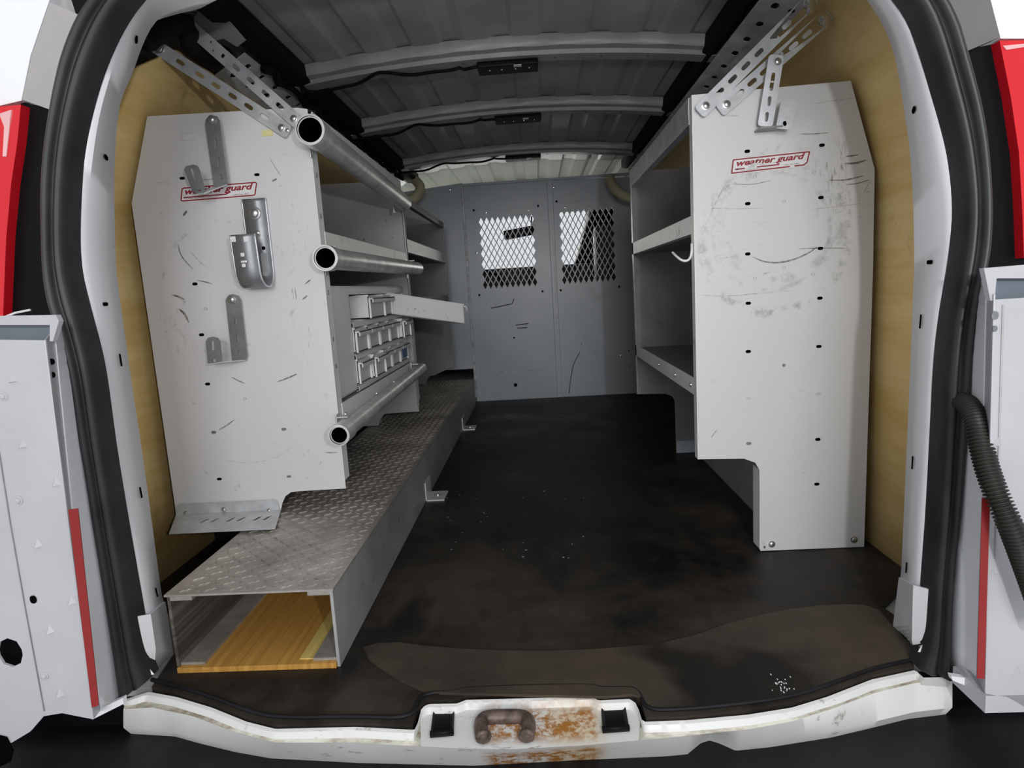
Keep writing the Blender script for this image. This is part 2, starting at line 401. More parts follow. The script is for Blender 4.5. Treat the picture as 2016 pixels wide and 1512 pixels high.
for side, (a, r, c) in {'L': (sealL_in, ridgeL, innerL), 'R': (sealR_in, ridgeR, innerR)}.items():
    bm = bmesh.new()
    A = with_top(a, YA, side); B = with_top(r, YB, side); C_ = with_top(c, YC, side)
    off = Vector((-.05 if side == 'L' else .05, .03, 0))
    D = [p+off for p in C_]
    loft(bm, [A, B, C_, D], 110)
    bm.normal_update(); pil[side] = bm.copy()
    o = link('trim_1' if side == 'L' else 'trim_2', bm, 'frame', smooth=True); autosmooth(o, 50); solid(o, .002); tag(o, kind='structure')
    pil[side+'o'] = o
    pil[side+'C'] = D; pil[side+'A'] = A
    ls = {'L': ([(266, 1213), (283, 1310), (299, 1329)], [(293, 1209), (303, 1279), (300, 1329)], [(321, 1185), (342, 1282), (302, 1329)]),
          'R': ([(1830, 1159), (1824, 1262), (1812, 1284)], [(1802, 1152), (1799, 1262), (1810, 1284)], [(1774, 1137), (1762, 1236), (1808, 1284)])}[side]
    bm = bmesh.new(); loft(bm, [onYs(ls[0], YA-.008), onYs(ls[1], YB-.010), onYs(ls[2], YC-.012)], 20)
    solid(link('pillar_shoe', bm, 'frame', o), .004, -1)
bvh = {s: BVHTree.FromBMesh(pil[s]) for s in 'LR'}
def hit(s, x, y):
    d = ray(x, y).normalized(); r = bvh[s].ray_cast(CAM, d)
    if r[0] is None: return None, None
    n = r[1]; n = -n if n.dot(d) > 0 else n
    return r[0], n
for s, L in {'L': [(265, 76, .016, .006, -.4), (205, 309, .017, .0065, -.18), (204, 599, .017, .006, 0), (234, 709, .0035, .022, .05), (274, 970, .0035, .021, .05), (305, 1167, .0035, .018, .05)],
             'R': [(1803, 215, .016, .0065, .35), (1834, 516, .017, .0065, 0), (1816, 633, .003, .023, 0), (1800, 911, .003, .023, 0), (1788, 1118, .003, .019, 0)]}.items():
    for x, y, w, h, ang in L:
        p, n = hit(s, x, y)
        if p: slot_on(p+n*.003, n, w*1.1, h*1.1, ang, pil[s+'o'], name='slot')
# seal: rubber with two lobes
for s, (o_, i_) in {'L': (sealL_out, sealL_in), 'R': (sealR_out, sealR_in)}.items():
    O_ = with_top(o_, 1.06, s); I_ = with_top(i_, 1.075, s)
    n = 110; O_, I_ = resample(O_, n), resample(I_, n)
    prof = [(0, .05), (0, .0), (.10, -.016), (.28, -.022), (.42, -.014), (.50, -.002), (.58, -.014), (.78, -.02), (.95, -.010), (1.0, .0), (1, .03)]
    bm = bmesh.new(); lines = [[O_[k].lerp(I_[k], f)+Vector((0, d, 0)) for k in range(n)] for f, d in prof]
    loft(bm, lines, n)
    o = link('door_seal', bm, 'rubber', smooth=True)
    tag(o, 'black rubber door seal running down the %s side of the rear opening' % ('left' if s == 'L' else 'right'), 'door seal', 'rubber seals around the rear opening')
# rear body skin around the opening (behind seal and pillars)
bm = bmesh.new()
for s in 'LR':
    D = resample(pil[s+'C'], 40); xo = XL-.03 if s == 'L' else XR+.03
    rowa = [bm.verts.new((p.x, 1.25, p.z)) for p in D]
    rowb = [bm.verts.new((D[k].x if k < 8 else xo, 1.25, 1.62 if k < 20 else p.z)) for k, p in enumerate(D)]
    for k in range(39): bm.faces.new((rowa[k], rowa[k+1], rowb[k+1], rowb[k]))
o = solid(link('wall_rear', bm, 'outer'), .01); tag(o, kind='structure')

# ------------------------------------------------------------------ sill
top = [(243, 1378), (292, 1362), (347, 1372), (417, 1393), (486, 1421), (542, 1435), (700, 1431), (816, 1437), (822, 1425), (830, 1393), (844, 1386), (900, 1385), (917, 1378), (1164, 1371), (1178, 1379), (1240, 1376), (1254, 1386), (1265, 1421), (1350, 1418), (1472, 1407), (1559, 1393), (1628, 1372), (1715, 1338), (1802, 1319), (1818, 1334), (1875, 1333)]
midl = [(243, 1396), (300, 1393), (380, 1410), (450, 1437), (540, 1462), (700, 1462), (800, 1468), (920, 1474), (1010, 1475), (1140, 1468), (1250, 1458), (1350, 1449), (1480, 1435), (1560, 1420), (1640, 1395), (1720, 1365), (1800, 1345), (1875, 1340)]
bot = [(243, 1433), (330, 1438), (382, 1452), (451, 1468), (521, 1480), (700, 1489), (928, 1494), (1136, 1483), (1316, 1475), (1358, 1471), (1385, 1449), (1402, 1444), (1420, 1449), (1455, 1464), (1524, 1457), (1646, 1438), (1733, 1418), (1800, 1402), (1875, 1393)]
bm = bmesh.new(); n = 260
# parametrise by pixel x so that the strips line up
def by_x(L, z, n=260):
    xs = [243+(1875-243)*i/(n-1) for i in range(n)]; out = []
    for x in xs:
        for (x0, y0), (x1, y1) in zip(L, L[1:]):
            if x0 <= x <= x1: out.append(oZ(x, y0+(y1-y0)*(x-x0)/(x1-x0), z)); break
    return out
T = by_x(top, .002); T2 = [p+Vector((0, .012, -.03)) for p in T]
Tin = [p+Vector((0, -.006, -.002)) for p in T]; Tin2 = [p+Vector((0, -.011, -.012)) for p in T]
Mi = by_x(midl, -.014); Bo = by_x(bot, -.060); Bo2 = [p+Vector((0, .02, -.03)) for p in Bo]
for i in range(n):
    if Tin2[i].y < Mi[i].y+.004: Tin2[i].y = Mi[i].y+.004
rows = [[bm.verts.new(p) for p in L] for L in (T2, T, Tin, Tin2, Mi, Bo, Bo2)]
for ri, (a, b) in enumerate(zip(rows, rows[1:])):
    for i in range(n-1):
        f = bm.faces.new((a[i], a[i+1], b[i+1], b[i]))
        if ri == 3 and abs(a[i].co.y-b[i].co.y) < .05: f.material_index = 1
o = link('trim_3', bm, 'sill'); o.data.materials.append(M['grime']); autosmooth(o, 45); tag(o, kind='structure')
box('trim_7', (-1.12, 1.11, -.16), (.92, 1.25, -.03), 'black')
tag(bpy.data.objects['trim_7'], kind='structure')
# latch plate details
for k, quad in enumerate(([(852, 1399), (896, 1398), (893, 1445), (846, 1449)], [(1182, 1389), (1232, 1387), (1240, 1436), (1186, 1440)])):
    P = [oZ(x, y, -.009) for x, y in quad]
    e = empty('latch_bumper', '%s black rubber block in the white rusty latch plate on the sill' % ('left' if k == 0 else 'right'), 'rubber stop', 'rubber stops in the latch plate')
    bm = bmesh.new(); lo = [bm.verts.new(p+Vector((0, 0, -.004))) for p in P]; c = sum(P, Vector())/4
    hi = [bm.verts.new(c+(p-c)*.93+Vector((0, 0, .003))) for p in P]; lo2 = [bm.verts.new(c+(p-c)*.72+Vector((0, 0, -.001))) for p in P]
    for A, B in ((lo, hi), (hi, lo2)):
        for i in range(4): bm.faces.new((A[i], A[(i+1) % 4], B[(i+1) % 4], B[i]))
    bm.faces.new(lo2); link('rubber_block', bm, 'black', e)
    a = oZ(quad[3][0], quad[3][1], -.006); b = oZ(quad[2][0], quad[2][1], -.006)
    bm = bmesh.new(); tube(bm, [a+Vector((0, .004, .001)), b+Vector((0, .004, .001))], .0045, 10); link('roller', bm, 'black', e, True)
pts = [oZ(x, y, -.004) for x, y in ((950, 1452), (946, 1432), (948, 1418), (960, 1412), (1000, 1411), (1028, 1411), (1040, 1417), (1041, 1432), (1038, 1450))]
bm = bmesh.new(); tube(bm, smooth_poly(pts, 2), .0120, 12)
st = link('latch_striker', bm, 'striker', smooth=True); tag(st, 'rusty steel striker loop bolted to the white latch plate', 'latch')
for x, y in ((952, 1450), (1036, 1448)):
    screw(oZ(x, y, -.006), (0, -.3, 1), .011, st, 'bolt', 'striker')

# ------------------------------------------------------------------ bumper
bm = bmesh.new(); L = []
for (yy, zz) in ((1.12, -.085), (1.04, -.090), (.93, -.092), (.915, -.085), (.90, -.092), (.875, -.092), (.865, -.085), (.85, -.092), (.80, -.094), (.77, -.11), (.76, -.30)):
    L.append([Vector((-1.25+2.35*i/40, yy-.035*(1-((i-20)/20)**2)+.02, zz)) for i in range(41)])
loft(bm, L, 41); o = link('step_bumper', bm, 'bumper'); autosmooth(o, 30); solid(o, .004)
tag(o, 'black ribbed plastic rear step bumper below the white sill', 'bumper')

# ------------------------------------------------------------------ floor mat
matT = [(299, 1352), (347, 1364), (417, 1385), (486, 1412), (542, 1427), (700, 1424), (812, 1428), (822, 1393), (840, 1378), (895, 1377), (912, 1369), (1166, 1362), (1182, 1370), (1246, 1368), (1262, 1380), (1272, 1412), (1350, 1410), (1472, 1398), (1559, 1384), (1628, 1363), (1715, 1330), (1800, 1312)]
E0 = [oZ(x, y, .004) for x, y in matT]
outl = [(p.x, p.y) for p in E0]+[(.71, 1.25), (.70, 1.30), (.86, 1.45), (.86, 4.11), (-1.05, 4.11), (-1.05, 1.50), (-.82, 1.32), (-.80, 1.2)]
bm = bmesh.new(); plate(bm, outl, [], (0, 0, -.008), (1, 0, 0), (0, 1, 0), .012)
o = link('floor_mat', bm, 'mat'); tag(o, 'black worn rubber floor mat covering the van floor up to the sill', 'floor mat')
# welt along the rear edge
E1 = smooth_poly([oZ(x, y-14, .006) for x, y in matT], 2)
bm = bmesh.new(); tube(bm, E1, .004, 8); link('edge_welt', bm, 'bumper', o, True)
fl = [(1190, 1372), (1262, 1366), (1278, 1396), (1350, 1394), (1472, 1382), (1559, 1368), (1628, 1348), (1715, 1316), (1797, 1296), (1812, 1290), (1760, 1236), (1722, 1192), (1640, 1190), (1540, 1202), (1440, 1225), (1340, 1262), (1200, 1278), (1040, 1284), (865, 1276), (760, 1262), (700, 1280), (820, 1362), (905, 1366)]
P = [oZ(x, y, .008) for x, y in fl]
bm = bmesh.new(); plate(bm, [(p.x, p.y) for p in smooth_poly(P+[P[0]], 1)[:-1]], [], (0, 0, .0045), (1, 0, 0), (0, 1, 0), .005)
o = link('mat_patch', bm, 'flap'); tag(o, 'brownish worn rubber mat patch lying along the rear sill', 'floor mat')
# chips on the mat
bm = bmesh.new()
for i in range(26):
    p = oZ(1540+random.gauss(0, 12), 1352+random.gauss(0, 9), .0105); bx(bm, p, p+Vector((.0016, .003*random.random()+.001, .0008)))
tag(link('paint_chips', bm, 'white'), 'scatter of tiny white chips on the worn mat patch', 'chips', kind='stuff')
bm = bmesh.new()
for i in range(24):
    p = oZ(random.uniform(880, 1160), random.uniform(960, 1100), .0055); bx(bm, p, p+Vector((.002+.004*random.random(), .003*random.random()+.001, .0008)))
tag(link('debris', bm, 'wheel_well'), 'small grey crumbs scattered on the dark mat in the aisle', 'crumbs', kind='stuff')

# ------------------------------------------------------------------ plywood liners
def liner(prof, y1, label, ins):
    bm = bmesh.new(); L = [[Vector((x, y0+(y1-y0)*i/20, z)) for i in range(21)] for x, z, y0 in prof]
    loft(bm, L, 21); o = link('plywood_liner', bm, 'ply'); solid(o, .008, ins); autosmooth(o, 20)
    return tag(o, label, 'wall liner', 'plywood wall liners')
liner([(-1.045, -.005, 1.33), (-1.045, .55, 1.33), (-1.04, .95, 1.35), (-.975, 1.12, 1.40), (-.91, 1.27, 1.52), (-.865, 1.36, 1.66)], 4.1, 'golden plywood liner on the left wall behind the shelving', 0)
liner([(.845, -.005, 1.33), (.845, .55, 1.33), (.84, .92, 1.33), (.80, 1.10, 1.33), (.70, 1.365, 1.36)], 4.1, 'tan plywood liner on the right wall behind the shelving', 0)

# ------------------------------------------------------------------ roof bows, lights, wires
for k, Y in enumerate((2.20, 2.86, 3.70)):
    bm = bmesh.new(); prof = [(-.075, .03), (-.06, .0), (-.035, -.004), (-.03, -.016), (.03, -.016), (.035, -.004), (.06, 0), (.075, .03)]
    L = []
    for dy, dz in prof:
        L.append([Vector((x, Y+dy+(.004*math.sin(x*38) if dy == -.06 else 0), zr(x, dz))) for x in [-.80+1.46*i/60 for i in range(61)]])
    loft(bm, L, 61); o = link('roof_bow', bm, 'bow'); autosmooth(o, 25); solid(o, .002)
    tag(o, '%s grey cross bow under the van roof' % ('nearest', 'middle', 'farthest')[k], 'roof bow', 'cross bows under the roof')
    for x in (-.42, -.2, .1, .25, .4):
        slot_on((x, Y, zr(x, -.0165)), (0, 0, -1), .008, .008, 0, o, name='hole', up=(0, 1, 0))
    # dome light
    dl = empty('dome_light', 'black flat dome light on the %s roof bow' % ('nearest', 'middle', 'farthest')[k], 'light', 'dome lights on the roof bows')
    xc = (-.055, -.04, -.035)[k]; z = zr(xc, -.017); yy = Y+.035
    box('housing', (xc-.10, yy-.045, z-.020), (xc+.10, yy+.04, z-.001), 'black', dl, .006)
    for q in (-.06, -.02, .025, .07):
        screw((xc+q, yy-.01, z-.020), (0, 0, -1), .003, dl)
    box('label', (xc+.02, yy-.046, z-.0215), (xc+.045, yy-.028, z-.0195), 'sticker', dl)
    pts = []
    for i in range(40):
        f = i/39; x = -.74+f*(xc-.10+.74)
        wob = (-.035, .028, -.01, .025, -.03, .0)
        w = .022*math.sin(f*9.5)+.01*math.sin(f*23+k)
        pts.append((x, Y-.01+w+(.02 if f > .9 else 0), zr(x, -.022-.012*abs(math.sin(f*7)))))
    bm = bmesh.new(); tube(bm, pts, .0055, 8)
    tag(link('wiring_loom', bm, 'loom', smooth=True), 'thin black taped wire along the %s roof bow to its light' % ('nearest', 'middle', 'farthest')[k], 'wire', 'taped wires on the roof bows')

# side roof rails (perforated)
def side_rail(pa, pb, y0, y1, label, rows, step):
    """pa,pb: (x,z) of upper and lower edge"""
    A, B = Vector((pa[0], y0, pa[1])), Vector((pb[0], y0, pb[1])); V = (B-A); h = V.length; V.normalize(); U = Vector((0, 1, 0))
    holes = []
    y = .06
    while y < y1-y0-.1:
        for v, w, hh in rows:
            holes.append(stadium((y+random.uniform(-.006, .006), v*h), w*random.uniform(.9, 1.1), hh, 0, 3))
        y += step
    bm = bmesh.new(); plate(bm, [(0, 0), (y1-y0, 0), (y1-y0, h), (0, h)], holes, A, U, V, .002)
    o = link('roof_rail', bm, 'rail'); return tag(o, label, 'roof rail', 'perforated roof side rails')
side_rail((-.775, 1.415), (-.868, 1.362), 1.86, 4.08, 'left perforated steel roof rail above the plywood', [(.25, .026, .018), (.66, .034, .030)], .10)
side_rail((.60, 1.405), (.70, 1.365), 1.36, 4.08, 'right perforated steel roof rail above the shelving', [(.40, .034, .018), (.8, .026, .016)], .11)
# closed roof edge beams
for s, x0, x1, lab in ((-1, -.70, -.765, 'left'), (1, .565, .605, 'right')):
    bm = bmesh.new(); L = []
    for x, z in ((x0, zr(x0, .03)), (x0, 1.425), ((x0+x1)/2, 1.415), (x1, 1.418), (x1, 1.45)):
        L.append([(x, 1.3, z), (x, 4.1, z)])
    loft(bm, [[Vector(p) for p in q] for q in L], 2); o = solid(link('roof_edge_beam', bm, 'loom'), .003)
    tag(o, '%s beam running lengthways along the %s edge of the roof' % ('dark' if s < 0 else 'black', lab), 'roof beam', 'roof edge beams')
# bundle of black loom on left beam
pts = [(-.762+.010*math.sin(i*1.7)+.006*random.random(), 1.95+i*.05, 1.402+.008*math.sin(i*2.3)) for i in range(40)]
bm = bmesh.new(); tube(bm, pts, .02, 10, rs=[.009+.007*random.random() for _ in pts])
tag(link('cable_bundle', bm, 'loom', smooth=True), 'thick black taped cable bundle along the left roof rail', 'cable')
# upper left gusset and foam
gus = [(377, 42), (403, 2), (425, 10), (484, 78), (466, 92), (440, 76), (422, 80), (400, 66)]
o = plateY('roof_gusset', gus, 1.66, .003, 'shelf_right'); tag(o, 'brown grey steel gusset in the upper left rear roof corner', 'gusset')
pts = [oY(x, y, Y) for x, y, Y in ((285, 85, 1.5), (320, 55, 1.55), (365, 40, 1.6), (372, 78, 1.62), (385, 100, 1.66), (410, 112, 1.75), (440, 110, 1.85))]
bm = bmesh.new(); pts = smooth_poly(pts, 2); tube(bm, pts, .02, 12, rs=[.018+.01*random.random() for _ in pts])
tag(link('foam_wad', bm, 'loom', smooth=True), 'black crumpled tape and foam wad in the upper left corner', 'foam')
# cream foam rolls by the partition
for s, px, lab in ((0, [(800, 395, 3.95), (815, 392, 3.95), (826, 380, 3.97), (828, 366, 4.0), (818, 355, 4.02)], 'left'), (1, [(1200, 350, 4.0), (1203, 362, 3.98), (1215, 378, 3.97), (1232, 388, 3.96), (1245, 390, 3.96)], 'right')):
    pts = smooth_poly([oY(x, y, Y) for x, y, Y in px], 2); bm = bmesh.new(); tube(bm, pts, .03, 14)
    tag(link('foam_roll', bm, 'foam', smooth=True), 'cream curved foam strip at the %s top corner of the partition' % lab, 'foam strip', 'cream foam strips')

# ------------------------------------------------------------------ partition
part = empty('bulkhead_partition', 'blue grey steel partition with two diamond mesh windows at the front of the cargo area', 'partition')
def pl(px, py): q = oY(px, py, YP); return (q.x, q.z)
def mesh_holes(x0, x1, z0, z1, nx, nz):
    H = []; dx = (x1-x0)/nx; dz = (z1-z0)/nz
    for r in range(2*nz-1):
        for c in range(nx - (r % 2)):
            cx_ = x0+dx*(c+.5+(.5 if r % 2 else 0)); cz_ = z0+dz*(r/2+.5)
            a, b = dx*.40, dz*.42
            H.append([(cx_-a, cz_), (cx_, cz_-b), (cx_+a, cz_), (cx_, cz_+b)])
    return H
hl = mesh_holes(-.345, .012, .725, 1.185, 10, 7); hr = mesh_holes(.165, .515, .725, 1.20, 10, 7)
bm = bmesh.new()
plate(bm, [(-.43, -.0), (.115, .0), (.115, 1.385), (-.43, 1.385)], hl, (0, YP, 0), (1, 0, 0), (0, 0, 1), -.003)
link('hinged_panel', bm, 'partition', part)
bm = bmesh.new()
plate(bm, [(.115, -.0), (.90, .0), (.90, 1.20), (.80, 1.36), (.115, 1.385)], hr, (0, YP+.001, 0), (1, 0, 0), (0, 0, 1), -.003)
link('fixed_panel', bm, 'partition', part)
bm = bmesh.new()
plate(bm, [(-.43, .22), (-.43, 1.40), (-.80, 1.37), (-1.04, 1.2), (-1.04, .22)], [], (0, YP+.001, 0), (1, 0, 0), (0, 0, 1), -.003)
link('side_panel', bm, 'partition', part)
bm = bmesh.new(); bx(bm, (-.44, YP-.014, .03), (-.425, YP, 1.385), .002); link('edge_strip', bm, 'partition_edge', part)
bm = bmesh.new(); bx(bm, (.10, YP-.014, .0), (.135, YP, 1.385), .003); link('centre_post', bm, 'partition', part)
bm = bmesh.new(); bx(bm, (.118, YP-.017, .45), (.130, YP-.014, 1.0)); link('worn_edge', bm, 'partition_edge', part)
bm = bmesh.new()
for a, b in (((-.375, .69), (.045, 1.235)), ((.15, .69), (.535, 1.255))):
    for (x0, z0, x1, z1) in ((a[0], a[1], b[0], a[1]+.012), (a[0], b[1]-.012, b[0], b[1]), (a[0], a[1], a[0]+.012, b[1]), (b[0]-.012, a[1], b[0], b[1])):
        bx(bm, (x0, YP-.004, z0), (x1, YP, z1))
link('window_frame', bm, 'partition', part)
bm = bmesh.new()
bx(bm, (-.44, YP-.02, 1.378), (.80, YP, 1.392)); link('top_flange', bm, 'partition', part)
bm = bmesh.new(); bx(bm, (-.30, YP-.006, .185), (.02, YP, .19)); link('crease', bm, 'partition_edge', part)
bm = bmesh.new()
bx(bm, (-.74, YP-.006, .33), (-.735, YP, .9)); bx(bm, (-.60, YP-.006, .30), (-.735, YP, .305)); link('side_crease', bm, 'void', part)
for x, y, r in ((1077, 590, .008), (1015, 758, .012), (1115, 586, .005), (1137, 585, .006), (1190, 582, .005), (1214, 581, .005), (1116, 616, .005), (1138, 620, .005), (1192, 618, .005), (1215, 612, .004), (1140, 658, .005), (1193, 656, .005), (1145, 677, .003), (1141, 695, .005), (1194, 692, .004), (1238, 690, .004), (1238, 720, .004), (1012, 665, .006), (1081, 395, .005)):
    q = oY(x, y, YP-.001); slot_on(q, (0, -1, 0), 2*r, 2*r, 0, part, name='hole')
for x, y in ((956, 418), (1040, 413), (938, 498), (1113, 408), (1100, 352), (885, 373), (1090, 368), (1223, 700)):
    screw(oY(x, y, YP-.004), (0, -1, 0), .005, part)
pts = smooth_poly([oY(x, y, YP-.006) for x, y in ((1141, 695), (1128, 718), (1124, 745), (1120, 775))], 2)
bm = bmesh.new(); tube(bm, pts, .002, 6); link('cable', bm, 'black', part)
for pp in ([(966, 607), (990, 602), (1008, 598), (1012, 588)], [(1015, 640), (1040, 637)], [(1018, 646), (1038, 645)]):
    bm = bmesh.new(); tube(bm, [oY(x, y, YP-.003) for x, y in pp], .0028, 6); link('scratch', bm, 'black', part)

# ------------------------------------------------------------------ cab beyond the partition
def q3(name, pts, mat, th=.01):
    bm = bmesh.new(); bm.faces.new([bm.verts.new(p) for p in pts]); o = solid(link(name, bm, mat), th); return o
o = box('dashboard', (XL, 5.25, .30), (XR, 6.04, .895), 'cab', bev=.03); tag(o, 'dark dashboard seen through the partition mesh', 'dashboard')
box('wall_cab', (XL, 6.1, -.1), (XR, 6.15, .86), 'cab'); tag(bpy.data.objects['wall_cab'], kind='structure').name = 'wall_front'
mir = empty('rear_view_mirror', 'black rear view mirror hanging in front of the bright windscreen', 'mirror')
c = oY(1023, 458, 5.05)
bm = bmesh.new(); bx(bm, (c.x-.125, 5.04, c.z-.036), (c.x+.125, 5.065, c.z+.036), .012)
bmesh.ops.rotate(bm, cent=c, matrix=Matrix.Rotation(-.12, 3, 'Y'), verts=bm.verts); link('mirror_housing', bm, 'black', mir)
bm = bmesh.new(); tube(bm, [c+Vector((.06, .02, .0)), c+Vector((.09, .10, .02)), c+Vector((.10, .22, .14))], .006, 8); link('mirror_arm', bm, 'black', mir)
q3('windscreen', [(-1.05, 6.06, .90), (.85, 6.06, .90), (.70, 5.35, 1.50), (-.90, 5.35, 1.50)], 'glass', .004)
tag(bpy.data.objects['windscreen'], 'clear windscreen glass beyond the dashboard', 'windscreen')
# right A pillar, sides
pa = oY(1159, 425, 5.3); pb = oY(1130, 530, 5.9); pb.z = max(pb.z, .90)
bm = bmesh.new(); bm.faces.new([bm.verts.new(p) for p in (pa, pb, (XR, 5.9, pb.z), (XR, 5.3, 1.5), (pa.x+.06, 5.25, 1.52))])
o = solid(link('windscreen_pillar', bm, 'cab'), .03)
tag(box('cab_door_trim', (.72, 4.2, .0), (.86, 5.2, 1.40), 'cab'), 'dark door trim behind the right edge of the right mesh window', 'door trim'); tag(o, 'dark sloping windscreen pillar behind the right mesh window', 'pillar')
q3('cab_header', [(-1.1, 5.33, 1.305), (.92, 5.33, 1.32), (.92, 5.33, 1.54), (-1.1, 5.33, 1.54)], 'headliner', .02)
tag(bpy.data.objects['cab_header'], 'pale header trim above the windscreen', 'header trim')
tag(box('passenger_seat', (.42, 4.5, .25), (.88, 4.68, 1.12), 'cab', bev=.05), 'dark seat back behind the right mesh window', 'seat')
sw = empty('steering_wheel', 'dark steering wheel low behind the left mesh window', 'steering wheel')
cc = Vector((-.42, 5.05, .72)); nrm = Vector((0, -.85, .5)).normalized(); s_ = Vector((1, 0, 0)); u_ = nrm.cross(s_)
bm = bmesh.new(); tube(bm, [cc+(s_*math.cos(a)+u_*math.sin(a))*.18 for a in [2*math.pi*i/40 for i in range(41)]], .014, 8, False); link('rim', bm, 'black', sw, True)
bm = bmesh.new(); tube(bm, [cc-s_*.17, cc, cc+s_*.17], .015, 8); tube(bm, [cc, cc-u_*.17], .015, 8); tube(bm, [cc, cc-nrm*.25], .03, 8); link('spokes', bm, 'black', sw, True)

# ------------------------------------------------------------------ wheel well right
bm = bmesh.new()
pr = [(.63, 0), (.635, .21), (.66, .25), (.86, .26)]
loft(bm, [[Vector((x, 1.75, z)), Vector((x, 2.55, z))] for x, z in pr], 2)
bm.faces.new([bm.verts.new((x, 1.75, z)) for x, z in pr+[(.86, 0)]])
o = solid(link('wheel_well', bm, 'wheel_well'), .004); tag(o, 'grey painted wheel well under the right shelving', 'wheel well')
pts = [oZ(x, y, .01) for x, y in ((1702, 1000), (1738, 1000))]
bm = bmesh.new(); bx(bm, (.82, 1.76, .03), (.84, 1.95, .14), .01); o = link('wall_bracket', bm, 'wheel_well'); tag(o, 'dull grey bracket at the foot of the right plywood', 'bracket')
bm = bmesh.new(); loft(bm, [[Vector((x, 1.85, z)), Vector((x, 2.7, z))] for x, z in ((-.79, 0), (-.79, .2), (-.85, .26), (-1.04, .26))], 2)
bm.faces.new([bm.verts.new((x, 1.85, z)) for x, z in ((-.79, 0), (-.79, .2), (-.85, .26), (-1.04, .26), (-1.04, 0))])
o = solid(link('wheel_well', bm, 'loom'), .004); tag(o, 'dark wheel well beside the diamond plate channel', 'wheel well')

# ------------------------------------------------------------------ aluminium diamond plate channel
ch = empty('diamond_plate_channel', 'long open ended aluminium box channel with a diamond plate lid on the left floor', 'storage channel')
x0, x1, y0, y1, zb, zt = -.755, -.425, 1.142, 3.98, .016, .170
def yfront(x): return 1.142
bm = bmesh.new()
th = .006
bx(bm, (x1-th, y0, .005), (x1, y1, zt-.004)); link('right_side', bm, 'alu_side', ch)
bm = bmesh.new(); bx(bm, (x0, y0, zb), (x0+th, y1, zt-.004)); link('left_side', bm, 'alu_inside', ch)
bm = bmesh.new(); bx(bm, (x0+th, y0+.005, zb), (x0+.055, y1, zb+.006)); bx(bm, (x1-.055, y0+.005, zb), (x1-th, y1, zb+.006)); bx(bm, (x0+th, y0, zt-.014), (x0+.05, y1, zt-.004)); bx(bm, (x1-.05, y0, zt-.014), (x1-th, y1, zt-.004))
link('flanges', bm, 'alu', ch)
bm = bmesh.new(); bx(bm, (x0-.003, y0-.004, zt-.004), (x1+.003, y1, zt))
sp = .0255
ny = int((y1-y0)/sp); nx = int((x1-x0)/sp)
for j in range(ny):
    for i in range(nx+1):
        cx_ = x0+.006+sp*i; cy_ = y0+.012+sp*j
        if not (x0+.01 < cx_ < x1-.008) or cy_ > y1-.01: continue
        a = .62 if (i+j) % 2 else -.72
        L_, w_ = .0122, .0034; ca, sa = math.cos(a), math.sin(a)
        def R(u, v, z): return bm.verts.new((cx_+u*ca-v*sa, cy_+u*sa+v*ca, zt+z*1.5))
        b = [R(-L_, 0, 0), R(0, -w_, 0), R(L_, 0, 0), R(0, w_, 0)]; tp = [R(-L_*.55, 0, .0017), R(L_*.55, 0, .0017)]
        bm.faces.new((b[0], b[1], tp[1], tp[0])); bm.faces.new((b[1], b[2], tp[1])); bm.faces.new((b[2], b[3], tp[0], tp[1])); bm.faces.new((b[3], b[0], tp[0]))
link('tread_lid', bm, 'alu', ch)
for (px, py, nm) in ((845, 985, 0), (905, 838, 1)):
    q = oX(px-20, py, x1); q = Vector((x1, q.y, 0))
    Yq = oZ(850, 975, .01).y if nm == 0 else oZ(905, 842, .01).y
    bm = bmesh.new(); bx(bm, (x1, Yq-.05, .004), (x1+.065, Yq+.05, .009), .001); bx(bm, (x1, Yq-.05, .004), (x1+.004, Yq+.05, .07), .001)
    tb = link('mounting_tab', bm, 'galv', ch); screw((x1+.035, Yq, .009), (0, 0, 1), .007, tb)
pw = empty('plywood_strip', 'orange plywood board lying inside and under the diamond plate channel', 'plywood')
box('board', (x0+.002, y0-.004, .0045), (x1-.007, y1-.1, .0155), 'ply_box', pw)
box('yellow_strip', (x1-.085, y0+.012, .0156), (x1-.056, y1-.2, .0175), 'ply_green', pw)

# ------------------------------------------------------------------ shelving units
def extr(name, outline, Y, th, mat, parent, holes=()):
    bm = bmesh.new(); plate(bm, outline, holes, (0, Y, 0), (1, 0, 0), (0, 0, 1), -th); return link(name, bm, mat, parent)
YU = 1.60
LpX = [(290, 229), (585, 212), (600, 215), (612, 240), (679, 950), (673, 962), (590, 967), (573, 969), (562, 977), (556, 990), (556, 1034), (349, 1040), (262, 400)]
RpX = [(1362, 187), (1675, 159), (1722, 333), (1719, 525), (1710, 800), (1701, 1082), (1497, 1091), (1495, 925), (1487, 911), (1465, 903), (1378, 904)]
def world_outline(L, snap, zmin):
    out = []
    for x, y in L:
        q = oY(x, y, YU); X = q.x; Z = max(q.z, zmin)
        for a, tol in snap:
            if abs(X-a) < tol: X = a
        out.append((X, Z))
    return out
LO = world_outline(LpX, [(-.53, .012), (-.998, .006)], .1735)
RO = world_outline(RpX, [(.392, .01)], .006)
XA, XB = -.532, .392
def flange(name, X, s, z0, z1, Y, depth, mat, parent):
    bm = bmesh.new(); bx(bm, (X, Y, z0), (X+s*.0015, Y+depth, z1)); return link(name, bm, mat, parent)
def hole_marks(L, parent, Y):
    for x, y, w, h, m in L:
        q = oY(x, y, Y); slot_on(q, (0, -1, 0), w, h, 0, parent, m, 'hole')
def lip(parent, X, y0, y1, z0, z1, mat, name='shelf_lip', s=1):
    bm = bmesh.new(); bx(bm, (X-.0015, y0, z0), (X+.0015, y1, z1), .0005); bx(bm, (X-s*.02, y0, z0), (X, y1, z0+.0015)); return link(name, bm, mat, parent)

